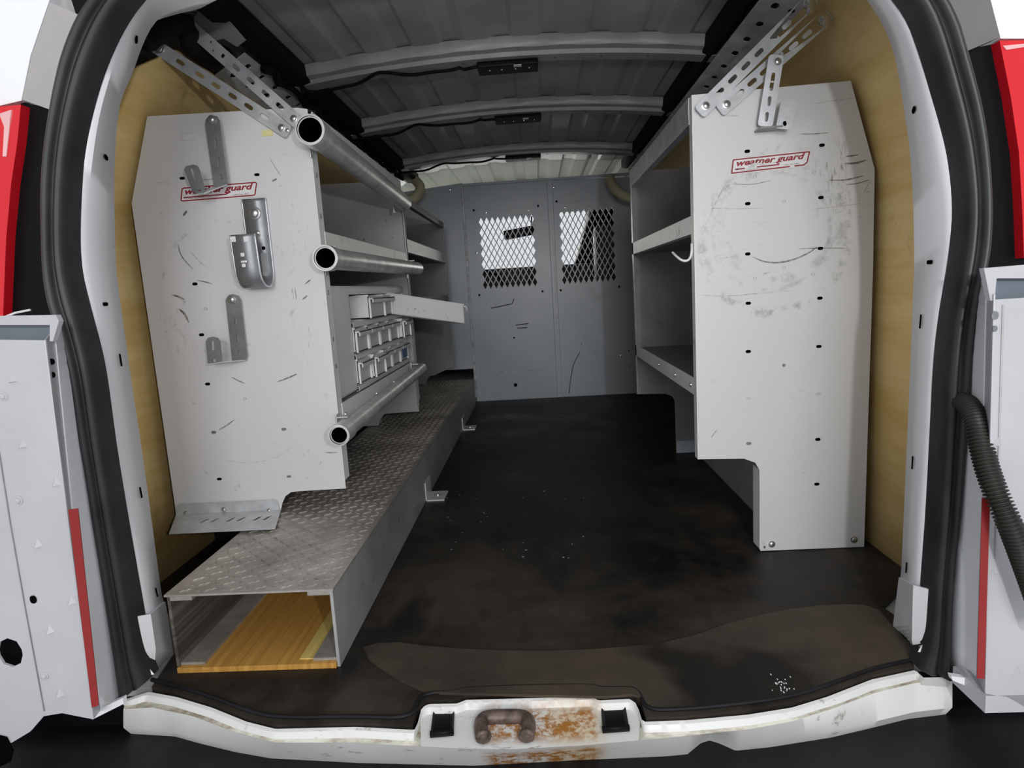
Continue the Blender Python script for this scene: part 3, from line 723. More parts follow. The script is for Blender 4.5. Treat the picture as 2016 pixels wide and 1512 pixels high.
# --- left near unit
uL = empty('shelving_unit', 'white scuffed steel shelving unit on the left with pipes and drawer cabinet', 'shelving unit', 'steel shelving units')
pL = extr('end_panel', LO, YU, .0018, 'panelL', uL)
flange('end_flange', XA, -1, LO[4][1]+.005, LO[3][1], YU+.001, .045, 'white', pL)
zt_ = max(p[1] for p in LO)
sl = .0085
hole_marks([(359, 351, .013, .0065, 'void'), (506, 344, .013, .0065, 'void'), (384, 559, .013, .0075, 'void'), (397, 659, .013, .0075, 'void'), (409, 756, .013, .0075, 'void'), (432, 943, .013, .0065, 'void'),
            (421, 851, .013, .0075, 'galv_dark'), (559, 845, .013, .0075, 'galv_dark'), (569, 938, .012, .006, 'galv_dark'), (405, 608, .0075, .0075, 'void'), (482, 785, .007, .007, 'void'), (505, 506, .004, .006, 'void')], pL, YU)
for z in (.55, .62, .74, .80, .93, 1.03, .36):
    slot_on((XA+.001, YU+.022, z), (1, 0, 0), .006, .012, 0, pL, 'galv_dark', 'hole')
extr('far_end_panel', LO, 2.66, .0018, 'shelf_in', uL)
flange('far_flange', XA, -1, LO[4][1]+.005, 1.10, 2.66, .03, 'white_dirty', uL)
for (x, z) in ((-.60, 1.03), (-.70, .96), (-.58, .96), (-.60, .90)):
    slot_on((x, 2.659, z), (0, -1, 0), .009, .009, 0, uL, 'galv_dark', 'bolt_head')
lip(uL, XA+.002, YU+.03, 2.66, 1.135, 1.182, 'white', 'header_lip')
lip(uL, XA, YU+.04, 2.66, .846, .894, 'white_dirty', 'shelf_lip')
lip(uL, XA, YU+.04, 2.66, .395, .448, 'white', 'shelf_lip')
for z in (.855, .44):
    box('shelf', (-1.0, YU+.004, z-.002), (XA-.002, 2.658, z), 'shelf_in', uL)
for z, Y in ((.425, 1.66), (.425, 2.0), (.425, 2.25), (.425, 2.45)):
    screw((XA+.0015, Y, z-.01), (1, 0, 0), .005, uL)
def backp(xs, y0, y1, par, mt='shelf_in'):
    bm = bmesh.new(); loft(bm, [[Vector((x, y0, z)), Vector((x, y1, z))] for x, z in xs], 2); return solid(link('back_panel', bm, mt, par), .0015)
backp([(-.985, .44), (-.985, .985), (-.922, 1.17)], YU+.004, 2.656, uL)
# small raised tab and patches on panel
q = oY(373, 270, YU); bm = bmesh.new(); bx(bm, (q.x-.017, YU-.004, q.z-.008), (q.x+.017, YU, q.z+.008), .0018); link('embossed_tab', bm, 'panelL', pL)
q = oY(527, 262, YU); box('yellow_tab', (q.x-.013, YU-.002, q.z-.007), (q.x+.013, YU, q.z+.007), 'yellow_label', pL)
# --- left far unit
uF = empty('shelving_unit', 'dim far shelving unit on the left beside the partition', 'shelving unit', 'steel shelving units')
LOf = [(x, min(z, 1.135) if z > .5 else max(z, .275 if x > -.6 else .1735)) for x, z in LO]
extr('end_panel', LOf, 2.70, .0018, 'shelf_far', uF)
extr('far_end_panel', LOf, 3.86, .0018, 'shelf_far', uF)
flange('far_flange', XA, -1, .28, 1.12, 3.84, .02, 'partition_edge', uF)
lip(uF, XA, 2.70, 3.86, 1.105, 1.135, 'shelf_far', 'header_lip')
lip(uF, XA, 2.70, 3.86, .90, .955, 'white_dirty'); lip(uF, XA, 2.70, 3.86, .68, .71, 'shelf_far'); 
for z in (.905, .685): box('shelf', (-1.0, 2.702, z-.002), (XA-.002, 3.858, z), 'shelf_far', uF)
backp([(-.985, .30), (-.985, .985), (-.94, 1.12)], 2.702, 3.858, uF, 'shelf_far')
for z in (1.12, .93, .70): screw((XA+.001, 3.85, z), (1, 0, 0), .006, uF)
# --- right unit
uR = empty('shelving_unit', 'tall white scuffed steel shelving unit on the right with empty shelves', 'shelving unit', 'steel shelving units')
pR = extr('end_panel', RO, YU, .0018, 'panelR', uR)
flange('end_flange', XB, -1, RO[-1][1], RO[0][1], YU-.0, .03, 'white_dirty', pR)
flange('foot_flange', RO[6][0], -1, .01, RO[7][1], YU+.0005, .05, 'white', pR)
S = .013
hole_marks([(1471, 298, S, .0075, 'void'), (1618, 286, S, .0075, 'void'), (1472, 401, S, .0075, 'void'), (1616, 389, S, .0075, 'void'), (1472, 500, S, .0075, 'void'), (1615, 489, S, .0075, 'void'),
            (1473, 597, S, .0075, 'void'), (1614, 587, S, .0075, 'void'), (1473, 692, S, .0075, 'void'), (1612, 682, S, .0075, 'void'), (1474, 784, S, .0075, 'galv'), (1611, 775, S, .0075, 'galv'), (1474, 873, S, .0075, 'galv_dark'),
            (1610, 865, S, .0075, 'void'), (1608, 953, S, .0075, 'void'), (1486, 348, .0075, .0075, 'void'), (1602, 339, .0075, .0075, 'void'), (1543, 396, .0075, .0075, 'void'), (1543, 527, .0075, .0075, 'void'),
            (1486, 548, .0075, .0075, 'void'), (1600, 540, .0075, .0075, 'void'), (1543, 719, .008, .008, 'galv_dark'), (1502, 1069, .006, .006, 'galv_dark'), (1505, 1077, .006, .008, 'galv_dark')], pR, YU)
for x, y in ((1519, 1071), (1681, 1062)): screw(oY(x, y, YU), (0, -1, 0), .0075, pR)
YR2 = 2.61
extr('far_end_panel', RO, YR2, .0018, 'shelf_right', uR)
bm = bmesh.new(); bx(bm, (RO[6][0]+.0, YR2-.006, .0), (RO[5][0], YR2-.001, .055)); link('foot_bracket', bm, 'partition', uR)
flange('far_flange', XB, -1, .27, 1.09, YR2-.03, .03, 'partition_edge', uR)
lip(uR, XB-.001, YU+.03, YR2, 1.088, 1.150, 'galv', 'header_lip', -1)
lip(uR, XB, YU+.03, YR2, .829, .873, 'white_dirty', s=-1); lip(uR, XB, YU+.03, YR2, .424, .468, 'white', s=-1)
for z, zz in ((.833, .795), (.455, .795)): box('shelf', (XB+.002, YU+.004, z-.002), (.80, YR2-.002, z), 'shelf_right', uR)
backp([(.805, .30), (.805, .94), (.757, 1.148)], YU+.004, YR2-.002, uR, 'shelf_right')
for x, y in ((1298, 480-64), (1318, 500), (1299, 530), (1299, 585), (1306, 549), (1260, 384), (1341, 585), (1341, 545), (1299, 637), (1341, 657), (1303, 746)):
    q = oY(x, y, YR2-.001); slot_on(q, (0, -1, 0), .010, .010, 0, uR, 'void', 'hole')
for z, Y in ((.446, 1.66), (.446, 1.85), (.446, 2.1)): screw((XB-.0015, Y, z), (-1, 0, 0), .005, uR)

# wire hook under the mid shelf lip
pts = smooth_poly([oX(1362, 480, .385), oX(1362, 500, .38), oX(1356, 513, .375), oX(1344, 514, .36), oX(1333, 506, .35), oX(1324, 497, .345)], 2)
bm = bmesh.new(); tube(bm, pts, .003, 8); tag(link('wire_hook', bm, 'white', smooth=True), 'white bent wire hook hanging from the right middle shelf', 'hook')

# ------------------------------------------------------------------ stickers
def text_mesh(body, corners, name, mat, parent, shear=.12, offset=.03, Yoff=-.0009):
    """text stretched onto quad corners TL,TR,BR,BL (3D points)"""
    cu = bpy.data.curves.new(name, 'FONT'); cu.body = body; cu.size = 1; cu.offset = offset; cu.shear = shear; cu.resolution_u = 3
    o = bpy.data.objects.new(name, cu); COL.objects.link(o)
    dg = bpy.context.evaluated_depsgraph_get(); me = bpy.data.meshes.new_from_object(o.evaluated_get(dg))
    bpy.data.objects.remove(o); bpy.data.curves.remove(cu)
    xs = [v.co.x for v in me.vertices]; ys = [v.co.y for v in me.vertices]; X0, X1, Y0, Y1 = min(xs), max(xs), min(ys), max(ys)
    TL, TR, BR, BL = corners
    for v in me.vertices:
        u = (v.co.x-X0)/(X1-X0); w = (v.co.y-Y0)/(Y1-Y0)
        v.co = (BL.lerp(BR, u)).lerp(TL.lerp(TR, u), w)+Vector((0, Yoff, 0))
    me.materials.clear(); me.materials.append(M[mat]); r = bpy.data.objects.new(name, me); COL.objects.link(r); r.parent = parent
    return r
def sticker(cs, parent, worn):
    TL, TR, BR, BL = [oY(x, y, YU-.0006) for x, y in cs]
    def P(u, v): return BL.lerp(BR, u).lerp(TL.lerp(TR, u), v)
    bm = bmesh.new(); bm.faces.new([bm.verts.new(p+Vector((0, -.0002, 0))) for p in (TL, TR, BR, BL)])
    s = link('sticker', bm, 'sticker', parent); solid(s, .0003); s['label'] = 'white sticker with red outlined lettering'
    bm = bmesh.new(); w = .0030
    def seg(a, b, ww=w):
        a, b = P(*a), P(*b); d = (b-a).normalized(); n = Vector((d.z, 0, -d.x))*ww/2
        bm.faces.new([bm.verts.new(p+Vector((0, -.0007, 0))) for p in (a-n, b-n, b+n, a+n)])
    e, f = .025, .09
    ring_ = [(e, f), (1-e, f), (1-e/3, f*1.6), (1-e/3, 1-f*1.6), (1-e, 1-f), (e, 1-f), (e/3, 1-f*1.6), (e/3, f*1.6)]
    if worn:
        seg((0.0, f), (.78, f)); seg((.84, f), (.97, f)); seg((0, f), (.0, 1-f)); seg((0, 1-f), (1, 1-f)); seg((1, 1-f), (1, .25)); seg((1, .25), (.965, f))
        seg((.06, .30), (.17, .30)); seg((.33, .30), (.63, .30)); seg((.04, .30), (.08, .30))
    else:
        for a, b in zip(ring_, ring_[1:]+ring_[:1]): seg(a, b)
        seg((.04, .30), (.60, .30)); seg((.60, .30), (.66, .44))
    link('border', bm, 'red_print', s, recalc=False)
    text_mesh('weather guard', [P(.05, .88), P(.945, .88), P(.94, .36), P(.04, .36)], 'lettering', 'red_print', s)
    if not worn:
        text_mesh('www.weatherguard.com', [P(.10, .26), P(.42, .26), P(.42, .15), P(.10, .15)], 'small_print', 'grey_print', s, 0, 0)
        text_mesh('1-800-456-7865', [P(.70, .27), P(.90, .27), P(.90, .16), P(.70, .16)], 'small_print', 'grey_print', s, 0, 0)
    else:
        text_mesh('www.weatherguard.com', [P(.12, .24), P(.40, .24), P(.40, .14), P(.12, .14)], 'small_print', 'grey_print', s, 0, 0)
        text_mesh('1-800-456-7865', [P(.68, .27), P(.90, .27), P(.90, .18), P(.68, .18)], 'small_print', 'grey_print', s, 0, 0)
        # worn away flakes
        bm = bmesh.new()
        for (u0, v0, ru, rv) in ((.30, .50, .075, .10), (.25, .36, .05, .10), (.40, .42, .05, .07), (.36, .80, .03, .07), (.56, .45, .03, .04), (.64, .42, .03, .05), (.22, .22, .03, .05)):
            vs = []
            for i in range(14):
                a = 2*math.pi*i/14; rr = random.uniform(.6, 1.1); vs.append(bm.verts.new(P(u0+ru*rr*math.cos(a), v0+rv*rr*math.sin(a))+Vector((0, -.0012, 0))))
            bm.faces.new(vs)
        link('peeled_patch', bm, 'panelR', s)
sticker([(358, 368), (507, 356), (503, 387), (355, 399)], pL, False)
sticker([(1444, 312), (1594, 296), (1587, 327), (1440, 344)], pR, True)

# explicit scuff strokes on right panel
def stroke(pts, w, parent, mat='scuff'):
    bm = bmesh.new(); P = smooth_poly([oY(x, y, YU-.0006) for x, y in pts], 2); n = len(P); L, R_ = [], []
    for i, p in enumerate(P):
        d = (P[min(i+1, n-1)]-P[max(i-1, 0)]).normalized(); nn = Vector((d.z, 0, -d.x)); f = math.sin(math.pi*(i+.3)/(n-.4+.3))
        L.append(bm.verts.new(p+nn*w*f/2)); R_.append(bm.verts.new(p-nn*w*f/2))
    for i in range(n-1): bm.faces.new((L[i], L[i+1], R_[i+1], R_[i]))
    return link('scuff', bm, mat, parent, recalc=False)
M['scuff'] = simple('rubber_scuff', (.24, .23, .22), .6, var=.7, scale=90)
M['scuff_l'] = simple('light_scuff', (.52, .51, .50), .6, var=.3, scale=90)
for p, w, m in (([(1605, 204), (1640, 198), (1683, 194)], .003, 'scuff_l'), ([(1573, 264), (1600, 264), (1632, 261)], .002, 'scuff'), ([(1632, 355), (1665, 355), (1700, 346)], .0035, 'scuff'), ([(1660, 322), (1685, 322), (1706, 315)], .005, 'scuff'),
                ([(1665, 308), (1690, 305)], .003, 'scuff'), ([(1664, 364), (1690, 361), (1712, 354)], .0025, 'scuff'), ([(1440, 362), (1480, 364), (1518, 355)], .0015, 'scuff'), ([(1430, 228), (1456, 228)], .003, 'scuff_l'),
                ([(1597, 412), (1640, 408), (1695, 400)], .003, 'scuff_l'), ([(1400, 410), (1450, 411), (1500, 410)], .002, 'scuff_l'), ([(1480, 505), (1510, 518), (1550, 516), (1590, 500), (1610, 485)], .004, 'scuff'),
                ([(1570, 490), (1620, 488), (1668, 489)], .002, 'scuff'), ([(1372, 580), (1430, 584), (1500, 577), (1560, 572)], .002, 'scuff_l'), ([(1420, 508), (1455, 505)], .002, 'scuff_l'), ([(1500, 540), (1520, 535)], .003, 'scuff_l'),
                ([(1396, 430), (1410, 395), (1436, 352)], .004, 'scuff_l'), ([(1540, 700), (1550, 697)], .002, 'scuff_l'), ([(1400, 862), (1412, 845)], .0015, 'scuff'), ([(1700, 380), (1716, 352)], .001, 'scuff')):
    stroke(p, w, pR, m)
for p, w, m in (([(302, 359), (318, 360), (335, 360)], .002, 'scuff_l'), ([(375, 590-95), (392, 515), (412, 530)], .003, 'scuff_l'), ([(455, 522), (480, 548), (504, 555)], .002, 'scuff_l'), ([(388, 552), (404, 555), (418, 559)], .003, 'scuff'),
                ([(337, 580), (352, 584), (363, 590)], .005, 'scuff'), ([(352, 608), (364, 618), (372, 636)], .006, 'scuff'), ([(430, 847), (446, 838), (462, 826)], .003, 'scuff'), ([(455, 742), (470, 750), (482, 755)], .003, 'scuff'), ([(545, 752), (565, 745), (585, 736)], .004, 'scuff'),
                ([(350, 480), (356, 505), (380, 530)], .003, 'scuff'), ([(360, 425), (368, 415)], .006, 'scuff'), ([(535, 357), (545, 352)], .004, 'scuff'), ([(440, 905), (480, 913), (540, 905), (590, 870)], .0015, 'scuff_l'), ([(640, 891), (664, 891)], .003, 'scuff'),
                ([(530, 310), (542, 330), (552, 345)], .0012, 'scuff'), ([(580, 565), (584, 590)], .002, 'scuff'), ([(595, 590), (605, 582)], .004, 'scuff'), ([(600, 560), (612, 550)], .003, 'scuff'), ([(430, 996), (460, 998)], .003, 'scuff'), ([(390, 335+20), (452, 350)], .0015, 'scuff')):
    stroke(p, w, pL, m)

# ------------------------------------------------------------------ pipes
def conduit(a, b, r, label, collar):
    e = empty('conduit_pipe', label, 'pipe', 'steel pipes on the left shelving')
    p_ = link('pipe', pipe_bm(a, b, r, .003), 'pipe', e); p_.data.materials.append(M['void']); autosmooth(p_, 40)
    d = (Vector(b)-Vector(a)).normalized()
    c = link('collar', pipe_bm(Vector(a)-d*.004, Vector(a)+d*collar, r+.0042, .0040), 'pipe', e); c.data.materials.append(M['void']); autosmooth(c, 40)
    # darkness inside is painted: black inner wall and black far end cap
    bm = bmesh.new(); p = Vector(b)-d*.004; tube(bm, [p, p+d*.003], r-.0035, 20); link('end_cap', bm, 'void', e)
    for f in (.08, .95):
        q = Vector(a).lerp(Vector(b), f); bm = bmesh.new(); bx(bm, (XA+.001, q.y-.012, q.z-r-.012), (XA+.0035, q.y+.012, q.z+r+.012), .001); bx(bm, (XA+.002, q.y-.012, q.z+r+.003), (q.x, q.y+.012, q.z+r+.006))
        link('clamp', bm, 'galv', e)
    return e
conduit((-.500, 1.515, 1.110), (-.500, 2.55, 1.080), .0305, 'topmost grey steel pipe held along the left shelving', .055)
conduit((-.498, 1.525, .820), (-.498, 2.71, .830), .0265, 'middle grey steel pipe held along the left shelf edge', .035)
conduit((-.500, 1.500, .393), (-.500, 2.64, .414), .0225, 'lowest grey steel pipe below the drawer cabinet', .060)

# ------------------------------------------------------------------ drawer cabinet and bins
cab = empty('bin_cabinet', 'white drawer cabinet with three rows of bins in the left shelving', 'cabinet')
CX = -.552; ya, yb = 1.69, 2.63; y_in = 1.868
for nm, a, b in (('side', (-.93, ya, .45), (CX, ya+.003, .757)), ('side', (-.93, yb-.003, .45), (CX, yb, .757)), ('top', (-.93, ya, .755), (CX, yb, .758)), ('back', (-.93, ya, .45), (-.927, yb, .757)), ('bottom', (-.93, ya, .45), (CX, yb, .453)),
                 ('stile', (CX-.002, ya, .452), (CX, y_in, .756)), ('top_rail', (CX-.002, y_in, .733), (CX, yb, .756)), ('inner_side', (-.90, y_in-.002, .455), (CX, y_in, .755))):
    box(nm, a, b, 'white', cab)
for z in (.652, .556, .462):
    bm = bmesh.new(); L = [[Vector((x, y_in, zz)), Vector((x, yb, zz))] for x, zz in ((-.90, z+.002), (CX-.01, z+.002), (CX+.004, z-.004), (CX+.004, z-.016), (CX-.004, z-.018))]
    loft(bm, L, 2); solid(link('shelf_rail', bm, 'white', cab), .0015)
def bin_(y, w, z, h, out, kind, label, yaw=0, blue=False):
    e = empty('parts_bin', label, 'bin', 'bins in the drawer cabinet'); e.location = (CX+.006+out, y, z); e.rotation_euler = (0, 0, yaw)
    L_ = .30; t_ = .0025
    bm = bmesh.new()
    bx(bm, (-L_, 0, 0), (0, w, t_)); bx(bm, (-L_, 0, 0), (0, t_, h)); bx(bm, (-L_, w-t_, 0), (0, w, h)); bx(bm, (-L_, 0, 0), (-L_+t_, w, h)); bx(bm, (-t_, 0, 0), (0, w, h*.93))
    link('bin_body', bm, 'bin', e)
    bm = bmesh.new(); bx(bm, (-.004, 0, h*.80), (.016, w, h*.86), .001); bx(bm, (.012, 0, h*.66), (.016, w, h*.86), .001); link('lip_handle', bm, 'bin', e)
    box('front_rib', (0, 0, 0), (.006, .005, h*.82), 'white', e); box('front_rib', (0, w-.005, 0), (.006, w, h*.82), 'white', e)
    if blue:
        bm = bmesh.new(); bx(bm, (.0005, w*.35, h*.12), (.003, w*.98, h*.72)); link('blue_label', bm, 'blue', e)
    return e
ordn = ['nearest', 'second nearest', 'middle', 'second farthest', 'farthest']
wb = .138; hb = .074
for i in range(5): bin_(y_in+.004+i*(wb+.008), wb, .560, hb, 0 if i != 4 else .02, 0, 'grey white bin, %s in the middle row of the drawer cabinet' % ordn[i])
for i in range(5): bin_(y_in+.004+i*(wb+.008), wb, .466, hb, (.0, .012, 0, 0, 0)[i], 0, ('grey white bin, %s in the bottom row of the drawer cabinet' % ordn[i]) if i < 4 else 'bin with a blue label, farthest in the bottom row of the cabinet', 0, i == 4)
bin_(2.015, .20, .656, hb, .012, 0, 'wide grey bin standing at the front of the top row')
bin_(2.225, .138, .656, hb, .004, 0, 'grey white bin in the top row beside the pulled out tray')
# pulled out long tray
root = oX(765, 592, CX+.01); tip = oY(914, 618, 2.52); root = Vector((CX+.01, 2.36, .695)); dirv = Vector((tip.x-root.x, tip.y-root.y, 0)); LT = dirv.length; dirv.normalize()
tr = empty('pulled_out_tray', 'long translucent white tray pulled out of the drawer cabinet into the aisle', 'tray')
pr_ = Vector((-dirv.y, dirv.x, 0)); h = .078
def TP(u, v, w): return Vector((root.x, root.y, 0))+dirv*u+pr_*v+Vector((0, 0, w+(root.z-h/2)+(tip.z-root.z)*(u/LT)))
def hexa(bm, u0, u1, v0, v1, w0, w1):
    vs = [bm.verts.new(TP(u, v, w)) for u in (u0, u1) for v in (v0, v1) for w in (w0, w1)]
    for f in ((0, 1, 3, 2), (4, 6, 7, 5), (0, 4, 5, 1), (2, 3, 7, 6), (0, 2, 6, 4), (1, 5, 7, 3)): bm.faces.new([vs[i] for i in f])
bm = bmesh.new(); hexa(bm, -.14, LT, 0, .003, 0, h); hexa(bm, -.14, LT, .087, .09, 0, h); hexa(bm, -.14, LT, 0, .09, 0, .003); hexa(bm, LT-.003, LT, 0, .09, 0, h*.95); link('tray_body', bm, 'bin', tr)
bm = bmesh.new(); hexa(bm, LT, LT+.014, 0, .09, h*.84, h*.92); hexa(bm, LT+.011, LT+.014, 0, .09, h*.70, h*.92); link('lip_handle', bm, 'bin', tr)
bm = bmesh.new(); hexa(bm, -.14, LT, -.004, 0, h*.95, h); hexa(bm, -.14, LT, .09, .094, h*.95, h); link('rim', bm, 'bin', tr)

# ------------------------------------------------------------------ slotted straps
def strap(A, B, w, fr, label=None, end0=.02, end1=.02, parent=None, name='slotted_strap', slot=(.026, .010), th=.003, mat='galv', nrm=(0, -1, 0), round_=True, extra=()):
    A, B = Vector(A), Vector(B); U = (B-A); L = U.length; U.normalize(); Nn = Vector(nrm); Nn = (Nn-U*Nn.dot(U)).normalized(); V = Nn.cross(U)
    r = w*.22
    def corner(cx_, cy_, a0): return [(cx_+r*math.cos(a0+math.pi/2*i/3), cy_+r*math.sin(a0+math.pi/2*i/3)) for i in range(4)]
    x0_, x1_ = -end0, L+end1
    out = corner(x1_-r, w/2-r, 0)+corner(x0_+r, w/2-r, math.pi/2)+corner(x0_+r, -w/2+r, math.pi)+corner(x1_-r, -w/2+r, 1.5*math.pi)
    holes = [stadium((f*L, 0), slot[0], slot[1], 0, 4) for f in fr]+[stadium((f*L, o_), s_, s_, 0, 3) for f, o_, s_ in extra]
    bm = bmesh.new(); plate(bm, out, holes, A-Nn*0, U, V, -th)
    o = link(name, bm, mat, parent)
    if label: tag(o, label, 'strap', 'slotted steel straps')
    return o
A1, B1 = oY(315, 97, 1.61), oY(555, 252, 1.588); A2, B2 = oY(373, 52, 1.63), oY(579, 234, 1.580)
s1 = strap(A1, B1, .033, [.165, .326, .459, .595, .727, .855], 'lower slotted steel strap from the left panel to the roof corner')
s2 = strap(A2, B2, .033, [.45, .59, .73, .865], 'upper slotted steel strap from the left panel to the roof corner', extra=((.32, 0, .012), (.19, .006, .007), (.24, -.006, .006)))
s1["label"] = 'lower slotted steel strap bolted near the top of the left panel'
s2["label"] = 'upper slotted steel strap beside the topmost pipe on the left panel'
for o_, P_, Q_ in ((s1, B1, A1), (s2, B2, A2)):
    screw(P_+Vector((0, -.001, 0)), (0, -1, 0), .0075, o_, 'bolt'); screw(P_+(P_-Q_).normalized()*.012+Vector((.004, -.001, 0)), (0, -1, 0), .004, o_, 'bolt'); screw(Q_+Vector((0, -.001, 0)), (0, -1, 0), .009, o_, 'bolt')
C1, D1 = oY(1389, 209, 1.585), oY(1590, 8, 1.60); C2, D2 = oY(1430, 206, 1.588), oY(1620, 40, 1.60)
s3 = strap(C1, D1, .034, [.14, .27, .40, .53, .80], 'left one of the two slotted straps above the right panel', extra=((.66, .004, .006), (.70, -.006, .005)))
s4 = strap(C2, D2, .034, [.14, .27, .40, .70, .84], 'right one of the two slotted straps above the right panel', extra=((.53, 0, .008), (.59, .004, .009)))
for o_, P_, Q_ in ((s3, C1, D1), (s4, C2, D2)):
    screw(P_+Vector((0, -.001, 0)), (0, -1, 0), .008, o_, 'bolt'); screw(Q_+Vector((0, -.001, 0)), (0, -1, 0), .010, o_, 'bolt')
    screw(P_.lerp(Q_, .97)+Vector((.01, -.002, -.01)), (0, -1, 0), .006, o_, 'bolt')
# L bracket hanging on the right panel
lb = empty('angle_bracket', 'bent zinc bracket hanging from the strap at the top of the right panel', 'bracket', 'zinc brackets on the shelving panels')
E1_, F1_ = oY(1527, 122, 1.565), oY(1508, 238, 1.575)
strap(E1_, F1_, .034, [.26, .40, .66, .93], None, .015, .012, lb, 'slotted_arm', (.022, .009))
screw(E1_+Vector((.004, -.001, 0)), (0, -1, 0), .007, lb, 'bolt')
cup = [(1537, 203), (1543, 197), (1564, 197), (1569, 203), (1559, 249), (1554, 255), (1530, 252), (1529, 245)]
o = plateY('cup_face', cup, 1.560, .004, 'galv', lb)
inn = [(1544, 208), (1560, 206), (1553, 242), (1538, 242)]
plateY('cup_recess', inn, 1.5585, .002, 'galv', lb)
slot_on(oY(1545, 243, 1.558), (0, -1, 0), .007, .011, .2, lb, 'void', 'slot')
a, b = oY(1496, 250, 1.56), oY(1530, 252, 1.56); box('cup_base', (a.x, 1.558, a.z-.004), (b.x+.012, 1.598, a.z), 'galv_dark', lb)

# U bracket top left
ub = empty('u_bracket', 'bent slotted zinc bracket overlapping the sticker on the left panel', 'bracket', 'zinc brackets on the shelving panels')
def cv(L, Y): return [(oY(x, y, Y).x, oY(x, y, Y).z) for x, y in L]
def traced(name, L, slots, Y, th, mat, parent):
    bm = bmesh.new(); hs = []
    for x, y, w, h, ang in slots: q = oY(x, y, Y); hs.append(stadium((q.x, q.z), w, h, ang, 4))
    plate(bm, cv(L, Y), hs, (0, Y, 0), (1, 0, 0), (0, 0, 1), -th); return link(name, bm, mat, parent)
traced('long_leg', [(404, 246), (405, 235), (411, 229), (419, 227), (427, 229), (432, 237), (448, 363), (421, 368)], [(424.5, 283, .0055, .026, -.1), (430, 320, .0055, .026, -.1), (435, 350, .0055, .016, -.1)], 1.570, .003, 'galv_dark', ub)
traced('short_leg', [(362, 333), (366, 327), (381, 324), (388, 326), (392, 333), (403, 372), (401, 382), (387, 383), (378, 375)], [(380, 344, .007, .030, .2), (392, 374, .008, .007, 0)], 1.530, .003, 'galv_dark', ub)
P4 = [oY(387, 383, 1.53), oY(402, 381, 1.53), oY(448, 363, 1.573), oY(421, 368, 1.573)]
bm = bmesh.new(); bm.faces.new([bm.verts.new(p) for p in P4]); solid(link('base', bm, 'galv', ub), .003)
screw(oY(417, 236, 1.569), (0, -1, 0), .009, ub, 'bolt'); 
ub2 = empty('u_bracket', 'lower bent slotted zinc bracket midway down the left panel', 'bracket', 'zinc brackets on the shelving panels')
traced('long_leg', [(445, 600), (444, 590), (450, 581), (458, 579), (468, 582), (473, 590), (486, 700), (484, 709), (457, 711)], [(464, 632, .0055, .022, -.08), (468, 666, .0055, .022, -.08), (471, 695, .0055, .016, -.08)], 1.585, .003, 'galv_dark', ub2)
traced('short_leg', [(405, 672), (409, 665), (418, 663), (428, 665), (433, 672), (437, 712), (409, 717)], [(419, 681, .007, .026, -.08), (422, 710, .009, .008, 0)], 1.535, .003, 'galv_dark', ub2)
P4 = [oY(408, 716, 1.535), oY(437, 713, 1.535), oY(485, 709, 1.588), oY(456, 712, 1.588)]
bm = bmesh.new(); bm.faces.new([bm.verts.new(p) for p in P4]); solid(link('base', bm, 'galv', ub2), .003)
screw(oY(457, 590, 1.584), (0, -1, 0), .009, ub2, 'bolt')

# big J hook
jh = empty('ladder_hook', 'large grey steel hook bent upward in a J on the left panel', 'hook')
xa = oY(483, 450, 1.594).x; xb = oY(529, 450, 1.594).x; zt0 = oY(500, 391, 1.594).z; zbot = oY(520, 565, 1.555).z
r_ = .040; ztf = oY(470, 462, 1.51).z
prof = [(1.594, zt0), (1.594, zbot+r_)]+[(1.554+r_*math.cos(a), zbot+r_+r_*math.sin(a)*1) for a in [-math.pi*i/10 for i in range(1, 10)]]+[(1.514, zbot+r_), (1.508, ztf)]
bm = bmesh.new()
loft(bm, [[Vector((xa, y, z)) for y, z in prof], [Vector((xb, y, z)) for y, z in prof]], 60)
o = solid(link('hook_strip', bm, 'galv_dark', jh), .003); autosmooth(o, 30)
cz_ = oY(504, 420, 1.592).z; cxx = (xa+xb)/2
screw((cxx, 1.592, cz_), (0, -1, 0), .013, jh, 'bolt'); screw((cxx+.002, 1.592, cz_-.048), (0, -1, 0), .006, jh, 'bolt')
slot_on((cxx+.012, 1.5915, cz_-.085), (0, -1, 0), .009, .009, 0, jh, 'void', 'hole')
slot_on((cxx+.010, 1.5915, cz_-.125), (0, -1, 0), .014, .06, 0, jh, 'galv', 'slot')
for x, y, w, h, m in ((459.5, 471, .012, .013, 'sticker'), (485, 471, .012, .013, 'sticker'), (478, 501.5, .009, .009, 'sticker'), (481, 515, .015, .005, 'sticker'), (480.5, 522.5, .009, .009, 'sticker')):
    q = oY(x, y, 1.507); bm = bmesh.new(); bx(bm, (q.x-w/2, 1.505, q.z-h/2), (q.x+w/2, 1.507, q.z+h/2), .0008 if w != h else .002); link('punched_hole', bm, m, jh)
for s in (xa, xb):
    bm = bmesh.new(); tube(bm, [Vector((s, y, z)) for y, z in resample([Vector((0, y, z)) for y, z in prof], 40) and [(p.y, p.z) for p in resample([Vector((0, y, z)) for y, z in prof], 40)]], .0022, 6); link('rolled_edge', bm, 'galv', jh, True)

